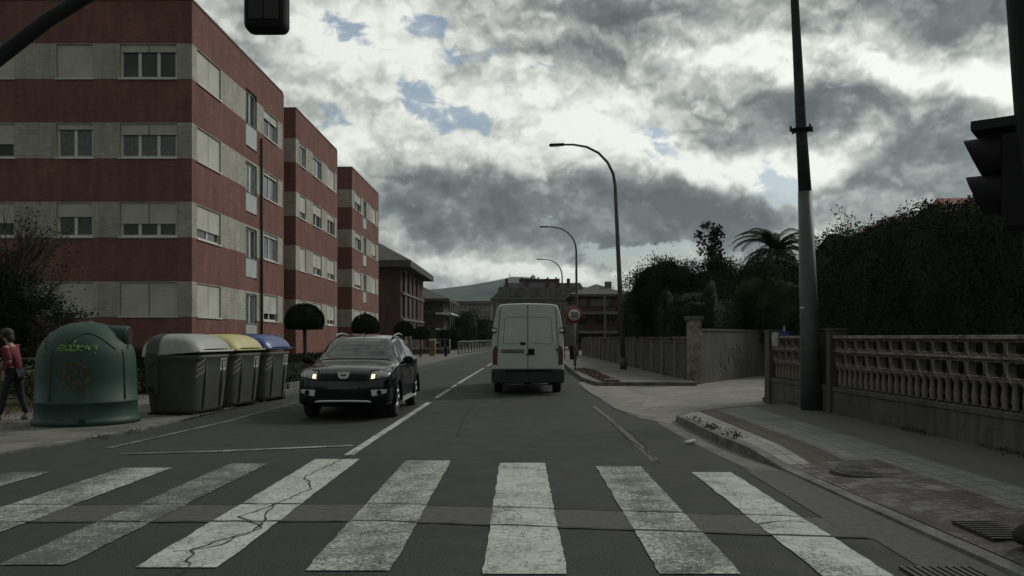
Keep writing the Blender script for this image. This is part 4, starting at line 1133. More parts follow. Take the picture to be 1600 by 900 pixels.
# planting bed by the far pavement edge
pbm = MB(); 
for i in range(8):
    y = 24.6 + i * 1.15; x = 2.32 + (24.6 + 8 - y) * .022
    pbm.box(x + .1, x + .62, y, y + 1.16, .1, .17)
tag(pbm.build('planting_bed', soil), 'strip of bare reddish soil beside the far pavement kerb', 'planting bed')
leafs = np.random.default_rng(9)
P = np.stack([2.45 + leafs.random(900) * .5, 24.8 + leafs.random(900) * 8.6, .17 + leafs.random(900) * .04], 1)
tag(leaf_mesh('fallen_leaves', P, .06, mat('dead_leaf', (.12, .07, .04), .9, noise=(30, .4)), None, 9, up=0), kind='stuff')

# ------------------------------------------------------------------ traffic signals
def signal_head(root, c, lights, face, w=.33, h=.95, d=.22, board=True, name='housing'):
    pass
ts = empty('mast_arm_signal', (-7.35, 9.65, 0), 0, 'dark traffic signal hanging from a curved mast arm over the left lane', 'traffic signal')
pts = [(0, 0, 0), (0, 0, 2.8), (.12, 0, 3.7), (.42, 0, 4.3), (.95, 0, 4.85), (1.6, 0, 5.35), (2.2, 0, 5.72), (2.9, 0, 6.02), (3.6, 0, 6.18), (4.45, 0, 6.22)]
b = MB(); b.tube(pts, [.11, .105, .1, .095, .09, .085, .08, .075, .07, .065], 14); b.build('mast_arm', metal_dark, ts)
b = MB(); b.box(3.98, 4.50, -.02, .26, 5.245, 6.3); b.build('housing', black_pl, ts, bevel=.09, seg=4)
b = MB(); b.box(4.06, 4.235, -.035, -.015, 5.36, 6.2); b.box(4.245, 4.42, -.035, -.015, 5.36, 6.2); b.build('rear_panel', mat('soot_plastic', (.02, .021, .021), .7), ts, bevel=.01)
for z in (5.56, 5.84, 6.12):
    b = MB(); b.lathe([(.11, .26), (.13, .26), (.13, .38), (.11, .38)], (4.24, 0, z), 18, axis='y'); b.build('visor', black_pl, ts)
    b = MB(); b.lathe([(0, .27), (.105, .265)], (4.24, 0, z), 18, axis='y'); b.build('lens', core_dark, ts)
b = MB(); b.tube([(4.24, .1, 6.1), (4.24, .0, 6.35)], .04, 8); b.build('bracket', metal_dark, ts)
ts.location = (-7.35, 9.65, 0)

rp = empty('pedestrian_signal', (3.57, 5.3, .12), R(-38), 'pedestrian signal with two visors on a dark leaning pole at the right edge', 'traffic signal')
b = MB(); b.tube([(0, 0, 0), (-.07, -.055, 2.0), (-.178, -.139, 3.75), (-.22, -.172, 4.6)], [.105, .10, .09, .085], 16); b.build('pole', metal_dark, rp)
b = MB(); b.lathe([(.10, 0), (.24, 0), (.24, .06), (.17, .12), (.15, .2), (.10, .24)], (0, 0, 0), 18); b.build('foot', metal_dark, rp)
b = MB(); b.box(-.47, -.06, -.15, .17, 2.80, 2.87); b.build('top_bracket', metal_dark, rp, bevel=.008)
b = MB(); b.box(-.29, -.02, -.15, .15, 2.1, 2.76); b.build('housing', black_pl, rp, bevel=.03)
for z, L, lab in ((2.63, .24, 'red'), (2.37, .225, 'green')):
    b = MB(); n = 20; vs = []
    for k in range(n + 1):
        a = -math.pi * .5 - math.pi * .42 + (math.pi * 1.84) * 0
    ring = []
    for rr in (.148, .138):
        for e in (0, 1):
            for k in range(n):
                a = 2 * math.pi * k / n; cz = math.sin(a)
                ln = L * (.5 + .5 * (.5 + .5 * cz)) * e
                vs.append((-.29 - ln, rr * math.cos(a), z + rr * .95 * cz))
    fs = []
    for q in (0, 2):
        for k in range(n):
            k2 = (k + 1) % n; fs.append((q * n + k, q * n + k2, (q + 1) * n + k2, (q + 1) * n + k))
    for k in range(n):
        k2 = (k + 1) % n; fs.append((n + k, n + k2, 3 * n + k2, 3 * n + k))
    b.add(vs, fs, 0, True); b.build('visor', black_pl, rp)
    b = MB(); b.lathe([(0, -.295), (.12, -.292)], (0, 0, z), 18, axis='x'); b.build('lens', core_dark, rp)
b = MB(); b.tube([(-.20, 0, 2.72), (-.16, 0, 2.82), (-.06, 0, 2.84)], .05, 8); b.build('bracket', metal_dark, rp)

# manhole covers and drains
mh = empty('manhole_cover', (3.7, 8.45, pz(3.7, 8.45) - .029), 0, 'round iron manhole cover set in the right pavement', 'manhole cover')
iron = mat('cast_iron', (.05, .048, .045), .8, noise=(18, .4), bump=(25, .8))
b = MB(); b.lathe([(0, .032), (.31, .032), (.31, .02), (0, .02)], (0, 0, 0), 32)
for r in (.08, .16, .24): b.lathe([(r, .032), (r, .037), (r + .02, .037), (r + .02, .032)], (0, 0, 0), 28)
b.build('cover', iron, mh)
b = MB(); b.lathe([(.32, .015), (.32, .036), (.37, .036), (.37, .0)], (0, 0, 0), 32); b.build('rim', iron, mh)
g2 = empty('drain_grate', (3.62, 5.9, pz(3.62, 5.9) - .004), 0, 'dark rectangular grate in the pavement near the signal pole', 'grate')
b = MB(); b.box(-.26, .26, -.27, .27, -.02, .004); b.build('sump', core_dark, g2)
b = MB()
for i in range(9): b.box(-.26, .26, -.27 + i * .065, -.245 + i * .065, .004, .012)
b.build('grating', iron, g2)
g3 = empty('drain_grate', (2.72, 5.02, 0), 0, 'road drain grate in the gutter at the bottom edge', 'grate')
b = MB(); b.box(-.26, .22, -.13, .13, -.02, .010); b.build('sump', core_dark, g3)
b = MB()
for i in range(10): b.box(-.26 + i * .05, -.235 + i * .05, -.13, .13, .010, .018)
b.build('grating', iron, g3)
cp = MB(); rnd = random.Random(2)
for k in range(3): cp.ball((2.33 + .05 * k, 11.05 + .04 * k, .04), .035, 4, sq=(1.3, .8, .6 + k * .2))
tag(cp.build('crushed_wrapper', white_frame), 'small crushed white wrapper lying by the kerb', 'litter')
# ------------------------------------------------------------------ left side fence, parcel post
fr_ = empty('railing_fence', (-4.95, 64, .1), math.atan2(22, 1.6), 'low pale concrete railing beside the far left pavement', 'fence')
for z, t_ in ((.12, .08), (1.0, .1)):
    b = MB(); b.box(0, 34, -.05, .05, z, z + t_); b.build('rail', stone_trim, fr_)
for i in range(18):
    b = MB(); b.box(i * 2, i * 2 + .22, -.06, .06, 0, 1.12); b.build('post', stone_trim, fr_)
f2 = empty('garden_fence', (-12, 66, .1), 0, 'dark garden railing on a low wall in front of the wide-eaved house', 'fence')
b = MB(); b.box(0, 6.2, -.1, .1, 0, .4); b.build('plinth', oldwall, f2)
for z in (.55, 1.2):
    b = MB(); b.box(0, 6.2, -.03, .03, z, z + .06); b.build('rail', stone_trim, f2)
for i in range(16):
    b = MB(); b.box(i * .41, i * .41 + .09, -.035, .035, .4, 1.26); b.build('picket', stone_trim if i % 3 else white_frame, f2)
pb2 = empty('yellow_post_box', (-6.55, 59.5, .12), 0, 'ochre yellow pillar box with pale cap beside the far left fence', 'post box')
b = MB(); b.box(-.22, .22, -.2, .2, 0, 1.15); b.build('body', mat('ochre', (.22, .125, .045), .6, noise=(6, .2)), pb2, bevel=.02)
b = MB(); b.box(-.25, .25, -.23, .23, 1.15, 1.24); b.build('cap', white_frame, pb2, bevel=.02)
b = MB(); b.box(-.12, .12, -.205, -.2, .85, .9); b.build('slot', core_dark, pb2)
hy = empty('stone_bollard', (-5.35, 57.5, .12), 0, 'small dark bollard on the far left pavement', 'bollard')
b = MB(); b.lathe([(0, 0), (.13, 0), (.1, .1), (.1, .45), (.14, .55), (.08, .66), (0, .7)], (0, 0, 0), 12); b.build('body', black_pl, hy)
# ------------------------------------------------------------------ air between here and the hill
hz = MB(); hz.box(-5900, 5900, -200, 6400, -3, 260)
hm = bpy.data.materials.new('haze_air'); hm.use_nodes = True; ht = hm.node_tree; ht.nodes.clear()
pv = ht.nodes.new('ShaderNodeVolumePrincipled'); pv.inputs['Color'].default_value = (.66, .80, .95, 1); pv.inputs['Density'].default_value = .00011; pv.inputs['Anisotropy'].default_value = .2
ho = ht.nodes.new('ShaderNodeOutputMaterial'); ht.links.new(pv.outputs[0], ho.inputs['Volume'])
tag(hz.build('haze', hm), kind='stuff')
#@@OBJECTS
# ------------------------------------------------------------------ surface helpers for vehicles and bins
from mathutils.bvhtree import BVHTree
def bvh_of(o):
    dg = bpy.context.evaluated_depsgraph_get(); b = bmesh.new(); b.from_mesh(o.evaluated_get(dg).to_mesh()); t = BVHTree.FromBMesh(b); b.free(); return t
def proj_patch(bv, P, origin, direc, off, nu=8, nv=6, maxd=None):
    """P(u,v)->point (start of ray is that point pushed back along direc); returns MB grid lying on the surface"""
    d = Vector(direc).normalized(); last = [origin]
    def fn(u, v):
        s = Vector(P(u, v)) - d * 3
        h = bv.ray_cast(s, d)
        dist = h[3] if h[0] is not None else None
        if dist is None or (maxd and dist > 3 + maxd): dist = last[0]
        else: last[0] = dist
        return tuple(s + d * (dist - off))
    b = MB(); b.grid(fn, nu, nv, 0, True); return b
def quadP(a, b, c, d):
    a, b, c, d = map(Vector, (a, b, c, d))
    return lambda u, v: (a.lerp(b, u)).lerp(d.lerp(c, u), v)

def catmull(P, t):
    n = len(P); i = min(max(int(t), 0), n - 2); f = t - i
    p0, p1, p2, p3 = P[max(i - 1, 0)], P[i], P[i + 1], P[min(i + 2, n - 1)]
    return [.5 * ((2 * b) + (-a + c) * f + (2 * a - 5 * b + 4 * c - d) * f * f + (-a + 3 * b - 3 * c + d) * f ** 3) for a, b, c, d in zip(p0, p1, p2, p3)]

class Loft:
    def __init__(s, st, section): s.st = st; s.sec = section; s.ys = [q[0] for q in st]
    def params(s, y):
        ys = s.ys
        for i in range(len(ys) - 1):
            if y <= ys[i + 1] or i == len(ys) - 2:
                f = (y - ys[i]) / (ys[i + 1] - ys[i]); return catmull([q[1:] for q in s.st], i + min(max(f, 0), 1))
    def pt(s, y, t):
        P = s.sec(s.params(y)); q = catmull(P, t); return q[0], q[1]
    def solid(s, ny, nt, mi=0):
        K = len(s.sec(s.st[0][1:])) - 1; ys = []
        for a, b in zip(s.ys, s.ys[1:]):
            n = max(1, round((b - a) / (s.ys[-1] - s.ys[0]) * ny)); ys += [a + (b - a) * i / n for i in range(n)]
        ys.append(s.ys[-1]); T = [K * j / nt for j in range(nt + 1)]; rings = []
        for y in ys:
            h = [s.pt(y, t) for t in T]
            rings.append([(x, y, z) for x, z in h] + [(-x, y, z) for x, z in reversed(h[1:-1])])
        m = len(rings[0]); vs = [p for r in rings for p in r]; b = MB()
        b.add(vs, [(i * m + k, i * m + (k + 1) % m, (i + 1) * m + (k + 1) % m, (i + 1) * m + k) for i in range(len(rings) - 1) for k in range(m)], mi, True)
        b.add(rings[0], [tuple(range(m))], mi); b.add(rings[-1], [tuple(range(m))], mi)
        return b

def cut(o, cutter):
    md = o.modifiers.new('cut', 'BOOLEAN'); md.object = cutter; md.operation = 'DIFFERENCE'; md.solver = 'EXACT'
    dg = bpy.context.evaluated_depsgraph_get(); me = bpy.data.meshes.new_from_object(o.evaluated_get(dg))
    o.modifiers.clear(); old = o.data; o.data = me
    bpy.data.objects.remove(cutter)
    return o

car_paint = mat('black_car_paint', (.006, .007, .010), .12, spec=.6)
car_glass = mat('car_glass', (.02, .024, .025), .04, spec=.9)
def f_lens(g, b, tc): g.put(b.inputs['Base Color'], g.ramp(g.noise(tc, 26, 3, .6), [(.42, (.10, .11, .12)), (.6, (.36, .38, .39))]))
lens_clear = mat('lamp_lens', rough=.08, spec=.8, fn=f_lens)
tail_red = mat('tail_lamp', (.09, .018, .016), .25, spec=.6)
lamp_on = mat('headlamp_bulb', (.9, .6, .35), .3, emit=((1.0, .68, .40), 1.7))
cladding = mat('dark_cladding', (.010, .010, .011), .8, spec=.15)
blur_plate = mat('blurred_plate', (.075, .08, .082), .6, noise=(6, .25))
tyre_m = black_rub

def wheel(root, x, y, r, w, side, name='wheel', spokes=5):
    """side +1: outer face toward +x"""
    b = MB(); prof = [(r * .62, -w / 2), (r * .93, -w / 2), (r, -w / 2 + .03), (r, w / 2 - .03), (r * .93, w / 2), (r * .62, w / 2)]
    b.lathe(prof + [prof[0]], (x, y, r), 28, axis='x'); wh = b.build(name, tyre_m, root)
    b = MB(); xo = x + side * (w / 2 - .005)
    b.lathe([(r * .62, x - side * w * .3 - x), (r * .62, side * (w / 2 - .005)), (r * .66, side * (w / 2))], (x, y, r), 28, axis='x')
    for k in range(spokes):
        a = 2 * math.pi * k / spokes + .3
        for da in (-.13, .13):
            b.tube([(xo - side * .01, y + .05 * math.cos(a), r + .05 * math.sin(a)), (xo - side * .005, y + r * .63 * math.cos(a + da), r + r * .63 * math.sin(a + da))], [.026, .022], 6)
    b.lathe([(0, side * (w / 2)), (.06, side * (w / 2 - .01)), (.06, side * w * .2)], (x, y, r), 16, axis='x')
    b.build('rim', alloy, wh)
    b = MB(); b.lathe([(0, side * w * .12), (r * .6, side * w * .12)], (x, y, r), 20, axis='x'); b.build('brake_disc', metal_dark, wh)
    return wh

def build_car():
    root = empty('parked_car', (-3.17, 14.25, 0), 0, 'black compact crossover car with headlights on driving toward the viewer', 'car'); root.name = 'car'
    def sec(p):
        w, zb, zs, wr, zr = p; H = zs - zb
        return [(0, zb), (.74 * w, zb), (.955 * w, zb + .05), (w, zb + .30 * H), (w * .997, zb + .70 * H), (.975 * w, zs - .03), (.935 * w, zs + .012),
                (.935 * w + (wr - .935 * w) * .55, zs + (zr - zs) * .52), (wr, zr - .055 * min(1, (zr - zs) / .3) - .008), (.80 * wr, zr - .008), (.4 * wr, zr + .004), (0, zr + .008)]
    st = [(0.0, .60, .33, .66, .50, .70), (.03, .72, .29, .72, .58, .765), (.09, .80, .25, .79, .64, .84), (.22, .845, .235, .86, .70, .925), (.45, .862, .23, .905, .72, .975),
          (.80, .872, .23, .945, .72, 1.02), (1.02, .875, .22, .965, .70, 1.065), (1.30, .875, .22, .98, .665, 1.25), (1.62, .875, .22, .985, .62, 1.445), (1.80, .875, .22, .99, .60, 1.495), (2.3, .875, .22, 1.0, .60, 1.545),
          (2.9, .875, .22, 1.02, .59, 1.54), (3.4, .87, .23, 1.045, .57, 1.50), (3.7, .86, .24, 1.05, .555, 1.44), (3.85, .845, .25, 1.04, .56, 1.27), (3.98, .82, .27, .96, .6, 1.03), (4.06, .74, .32, .80, .58, .86)]
    L = Loft(st, sec)
    body = L.solid(64, 44).build('body', car_paint, root)
    for y in (.80, 3.39):
        c = MB(); c.lathe([(0, -1.2), (.365, -1.2), (.365, 1.2), (0, 1.2)], (0, y, .33), 32, axis='x'); co = c.build('cutter', car_paint)
        # hollow only the outer parts of the tunnel
        c2 = MB()
        co.location = (0, 0, 0); co.parent = root; cut(body, co)
    for p in body.data.polygons: p.use_smooth = True
    bv = bvh_of(body)
    b = MB(); b.box(-.60, .60, .35, 3.8, .22, .55); b.build('underbody', cladding, root)
    for y in (.80, 3.39):
        for s in (-1, 1): wheel(root, s * .755, y, .315, .20, s)
    # glass laid on the loft
    def on(y, t, off, side=1):
        x, z = L.pt(y, t); x2, z2 = L.pt(y, t + .05); tx, tz = x2 - x, z2 - z; l = math.hypot(tx, tz) or 1
        nx, nz = tz / l, -tx / l
        if nz < 0 and t > 8: nx, nz = -nx, -nz
        return (side * (x + nx * off), y, z + nz * off)
    def ws(u, v):
        y = 1.05 + .62 * v; x_t = 8.1 + (11 - 8.1) * (1 - abs(2 * u - 1)); s = -1 if u < .5 else 1
        p = on(y, min(x_t, 10.99), .0, s); return (p[0], p[1] - .006, p[2] + .009)
    b = MB(); b.grid(ws, 24, 10); b.build('windscreen', car_glass, root)
    def rw(u, v):
        y = 3.74 + .16 * v; x_t = 8.4 + 2.6 * (1 - abs(2 * u - 1)); s = -1 if u < .5 else 1
        p = on(y, min(x_t, 10.99), 0, s); return (p[0], p[1] + .012, p[2] + .006)
    b = MB(); b.grid(rw, 16, 5); b.build('rear_window', car_glass, root)
    for s in (-1, 1):
        for (ya, yb) in ((1.34, 2.30), (2.40, 3.25), (3.30, 3.62)):
            def sw(u, v):
                y = ya + (yb - ya) * u; return on(y, 6.22 + 1.52 * v, .010, s)
            b = MB(); b.grid(sw, 8, 4); b.build('side_window', car_glass, root)
        # mirror
        b = MB(); b.ball((s * .99, 1.28, 1.06), .085, 8, sq=(1.25, .75, .9)); b.tube([(s * .84, 1.3, .99), (s * .93, 1.28, 1.02)], .03, 8); b.build('wing_mirror', cladding, root)
        # roof rail
        pts = [on(1.95, 8.3, .01, s), on(2.1, 8.3, .065, s), on(2.6, 8.3, .075, s), on(3.1, 8.3, .07, s), on(3.35, 8.3, .0, s)]
        b = MB(); b.tube(pts, .022, 8); b.build('roof_rail', galv, root)
        # door handles, sill strip, arch trims
        for y in (2.1, 2.95):
            b = MB(); b.box(s * .868 - .02, s * .868 + .03, y, y + .17, .86, .89); b.build('door_handle', car_paint, root)
        b = MB(); b.box(s * .86 - .03, s * .86 + .035, 1.2, 3.0, .25, .285); b.build('sill_strip', chrome, root)
        for y in (.80, 3.39):
            b = MB(); pts = [(s * .868, y + .39 * math.cos(a), .33 + .39 * math.sin(a)) for a in [R(-8 + 196 * k / 20) for k in range(21)]]
            b.tube(pts, .035, 6); b.build('arch_trim', cladding, root)
        b = MB()
        for y in (1.25, 2.36, 3.2):
            b.box(s * .878 - .004, s * .878 + .004, y, y + .008, .35, .96)
        b.build('door_seam', core_dark, root)
    F = (0, 1, 0)
    for s in (-1, 1):
        b = proj_patch(bv, quadP((s * .47, 0, .735), (s * .80, 0, .80), (s * .80, 0, .925), (s * .49, 0, .875)), 3.2, F, .008, 10, 5, .7); hl = b.build('headlight', lens_clear, root)
        b = proj_patch(bv, quadP((s * .50, 0, .758), (s * .56, 0, .762), (s * .56, 0, .832), (s * .50, 0, .83)), 3.2, F, .014, 6, 5, .5); b.build('bulb', lamp_on, hl)
        b = proj_patch(bv, quadP((s * .44, 0, .715), (s * .82, 0, .785), (s * .82, 0, .945), (s * .46, 0, .895)), 3.2, F, .004, 10, 5, .7); b.build('surround', black_pl, hl)
        b = proj_patch(bv, quadP((s * .52, 0, .44), (s * .77, 0, .50), (s * .78, 0, .565), (s * .50, 0, .555)), 3.2, F, .010, 8, 4, .6); fg = b.build('fog_light', chrome, root)
        b = MB(); yy = bv.ray_cast(Vector((s * .645, -3, .51)), Vector((0, 1, 0)))[0].y
        b.lathe([(0, -.03), (.038, -.03), (.045, -.02), (.045, .02)], (s * .645, yy, .51), 16, axis='y'); b.build('lamp', black_pl, fg)
    b = proj_patch(bv, quadP((-.44, 0, .71), (.44, 0, .71), (.42, 0, .835), (-.42, 0, .835)), 3, F, .006, 12, 5); gr = b.build('grille', cladding, root)
    for z in (.735, .77, .805):
        b = proj_patch(bv, quadP((-.41, 0, z), (.41, 0, z), (.41, 0, z + .010), (-.41, 0, z + .010)), 3, F, .013, 12, 1); b.build('grille_bar', metal_dark, gr)
    b = proj_patch(bv, quadP((-.50, 0, .40), (.50, 0, .40), (.46, 0, .52), (-.46, 0, .52)), 3, F, .006, 12, 4); b.build('lower_grille', cladding, root)
    # shield-shaped badge
    bb = MB(); yb = bv.ray_cast(Vector((0, -3, .80)), Vector((0, 1, 0)))[0].y
    shp = [(-.105, .875), (-.095, .80), (-.055, .748), (0, .732), (.055, .748), (.095, .80), (.105, .875)]
    bb.prism(shp, yb - .035, yb - .005, 'y'); em = bb.build('badge', chrome, root)
    bb = MB(); bb.prism([(-.052, .835), (-.035, .80), (.035, .80), (.052, .835), (.02, .835), (.014, .822), (-.014, .822), (-.02, .835)], yb - .040, yb - .036, 'y'); bb.build('badge_inset', black_pl, em)
    b = proj_patch(bv, quadP((-.27, 0, .575), (.27, 0, .575), (.27, 0, .69), (-.27, 0, .69)), 3, F, .02, 6, 2); b.build('number_plate', blur_plate, root)
    b = MB(); hy_ = [(x_, bv.ray_cast(Vector((x_, -3, .36)), Vector((0, 1, 0)))[0].y - .018, z_) for x_, z_ in ((-.50, .335), (-.44, .35), (-.2, .355), (.2, .355), (.44, .35), (.50, .335))]; b.tube(hy_, .019, 8); b.build('skid_strip', chrome, root)
    b = proj_patch(bv, quadP((-.76, 0, .29), (.76, 0, .29), (.76, 0, .42), (-.76, 0, .42)), 3.1, F, .012, 16, 4, .5); b.build('lower_bumper', cladding, root)
    b = MB(); x, z = L.pt(1.95, 10.9); b.tube([(0, 1.95, z), (0, 2.02, z + .09)], [.008, .004], 6); b.build('aerial', black_pl, root)
    b = MB(); b.box(.36, .5, 1.555, 1.558, 1.42, 1.435); b.build('sticker', white_frame, root)
    for s in (-1, 1):
        b = proj_patch(bv, quadP((s * .60, 0, .84), (s * .78, 0, .84), (s * .74, 0, 1.0), (s * .62, 0, 1.0)), 3, (0, -1, 0), .01, 5, 5); b.build('tail_light', tail_red, root)
build_car()

def build_van():
    root = empty('van', (.215, 20.85, 0), 0, 'tall white panel van seen from behind in the right lane', 'van')
    vp = mat('van_white', (.50, .545, .525), .45, spec=.4, noise=(1.3, .07), coat=.15)
    def sec(p):
        w, zb, zt, wt_ = p
        return [(0, zb), (.8 * w, zb), (.985 * w, zb + .04), (w, zb + .25 * (zt - zb)), (w * .998, zb + .42 * (zt - zb)), (w * .965, zb + .66 * (zt - zb)), (w * .90, zb + .86 * (zt - zb)),
                (wt_ + .012, zt - .075), (wt_ * .94, zt - .02), (wt_ * .6, zt + .008), (0, zt + .022)]
    st = [(0, .925, .46, 2.34, .76), (.03, .945, .46, 2.37, .775), (.3, .95, .46, 2.385, .78), (2.5, .95, .46, 2.39, .78), (3.6, .95, .46, 2.39, .78), (3.95, .95, .46, 2.34, .77),
          (4.4, .945, .44, 1.95, .72), (4.75, .94, .42, 1.35, .80), (5.2, .92, .40, 1.12, .78), (5.4, .84, .38, .95, .66)]
    L = Loft(st, sec); body = L.solid(60, 40).build('body', vp, root)
    for y in (1.0, 4.45):
        c = MB(); c.lathe([(0, -1.2), (.41, -1.2), (.41, 1.2), (0, 1.2)], (0, y, .36), 28, axis='x'); co = c.build('cutter', vp); co.parent = root; cut(body, co)
    bv = bvh_of(body)
    c = MB(); c.box(-.7, .7, .1, 5.0, .34, .7); c.build('underbody', cladding, root)
    D = (0, 1, 0)
    b = MB(); b.box(-.955, .955, -.10, .25, .30, .665); bm_ = b.build('rear_bumper', mat('grey_black_bumper', (.022, .024, .025), .6, noise=(4, .2)), root, bevel=.03)
    b = MB(); b.box(-.60, .60, -.13, -.10, .60, .66); b.build('step', black_pl, bm_)
    for s in (-1, 1):
        for y in (1.0, 4.45): wheel(root, s * .80, y, .335, .22, s)
    # doors: two panels set proud, with seam between
    for s in (-1, 1):
        dr = proj_patch(bv, quadP((s * .008, 0, .68), (s * .795, 0, .68), (s * .71, 0, 2.27), (s * .008, 0, 2.31)), 3, D, .012, 12, 24).build('rear_door', vp, root)
        # pressed panel outlines
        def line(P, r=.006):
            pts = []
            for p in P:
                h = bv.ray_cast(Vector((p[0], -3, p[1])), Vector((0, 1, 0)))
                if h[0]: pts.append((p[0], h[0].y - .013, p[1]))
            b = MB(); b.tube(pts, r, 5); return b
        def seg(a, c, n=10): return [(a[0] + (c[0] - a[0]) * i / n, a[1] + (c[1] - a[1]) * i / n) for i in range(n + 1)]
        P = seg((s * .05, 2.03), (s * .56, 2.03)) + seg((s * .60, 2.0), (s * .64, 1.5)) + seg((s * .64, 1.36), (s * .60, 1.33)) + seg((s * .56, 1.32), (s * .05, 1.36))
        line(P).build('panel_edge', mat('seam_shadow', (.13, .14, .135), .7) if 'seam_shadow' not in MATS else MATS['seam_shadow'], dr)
        line(seg((s * .815, .70), (s * .80, 1.3)) + seg((s * .79, 1.4), (s * .725, 2.27)), .006).build('door_gap', core_dark, root)
    line(seg((0, .67), (0, 2.34), 24), .009).build('centre_gap', core_dark, root)
    b = MB()
    for x in (-.62, .62): pass
    hb = lambda nm, x0, x1, z0, z1, y, m, bev=.01: (lambda bb: (bb.box(x0, x1, y, 0.05, z0, z1), bb.build(nm, m, root, bevel=bev))[1])(MB())
    hb('door_handle', .012, .17, 1.06, 1.20, -.05, black_pl, .02)
    hb('lock_cover', -.20, -.06, 1.30, 1.37, -.03, black_pl)
    q = MB(); q.tube([(.76, .02, 1.17), (.76, -.03, 1.17)], .03, 10); q.build('cap', black_pl, root)
    q = MB(); q.tube([(-.79, .02, 1.17), (-.79, -.03, 1.17)], .022, 10); q.build('cap', black_pl, root)
    hb('number_plate', -.70, -.10, 1.09, 1.19, -.035, mat('blurred_van_plate', (.13, .145, .14), .6, noise=(5, .35)), .02)
    q = MB(); q.box(-.05, .18, -.04, -.005, 1.04, 1.06); q.build('painted_handle_shadow', cladding, root)  # dark strip standing in for the shade below the door handle
    for s in (-1, 1):
        # tail lamp: tall arch-topped cluster wrapping the corner
        P = lambda u, v, s=s: (s * ((.80 + .02 * v) + (.935 - (.82 + .0)) * u * (1 - max(0, v - .72) * 1.6)), 0, .78 + .50 * v - .08 * max(0, v - .6) * u)
        proj_patch(bv, P, 3.1, D, .018, 6, 12, .3).build('tail_light', tail_red, root)
        P2 = lambda u, v, s=s: (s * (.80 + .125 * u), 0, .68 + .085 * v)
        proj_patch(bv, P2, 3.1, D, .02, 5, 3, .3).build('reversing_lens', white_frame, root)
        q = MB(); q.box(s * .90 - .085, s * .90 + .085, -.01, .22, 1.60, 1.76); hg = q.build('hinge_guard', black_pl, root, bevel=.02)
        q = MB(); q.box(s * .885 - .06, s * .885 + .055, -.035, -.005, 1.64, 1.725); q.build('hinge_plate', white_frame, hg, bevel=.01)
        q = MB(); q.box(s * 1.02 - .07, s * 1.02 + .07, 4.35, 4.45, 1.15, 1.5); q.build('wing_mirror', black_pl, root, bevel=.03)
        def sw(u, v):
            y = 3.75 + .6 * u; x, z = L.pt(y, 4.6 + 1.5 * v); return (s * (x + .008), y, z)
        q = MB(); q.grid(sw, 5, 4); q.build('side_window', car_glass, root)
    def ws(u, v):
        y = 4.02 + .65 * v; t = 7.2 + 2.79 * (1 - abs(2 * u - 1)); x, z = L.pt(y, t); return ((-x if u < .5 else x), y + .012, z + .008)
    q = MB(); q.grid(ws, 16, 8); q.build('windscreen', car_glass, root)
    q = MB(); q.tube([(-.55, -.02, .27), (-.18, -.02, .255)], .028, 8); q.build('exhaust', galv, root)
    q = MB(); q.tube([(-.72, 0, .28), (-.66, 0, .28)], .035, 8); q.tube([(.25, 0, .265), (.5, 0, .26)], .015, 8); q.build('tow_bar', galv, root)
    q = MB(); q.tube([(-.75, 1.0, .33), (.75, 1.0, .33)], .06, 10); q.ball((0, 1.0, .33), .14, 8); q.build('axle', metal_dark, root)
build_van()

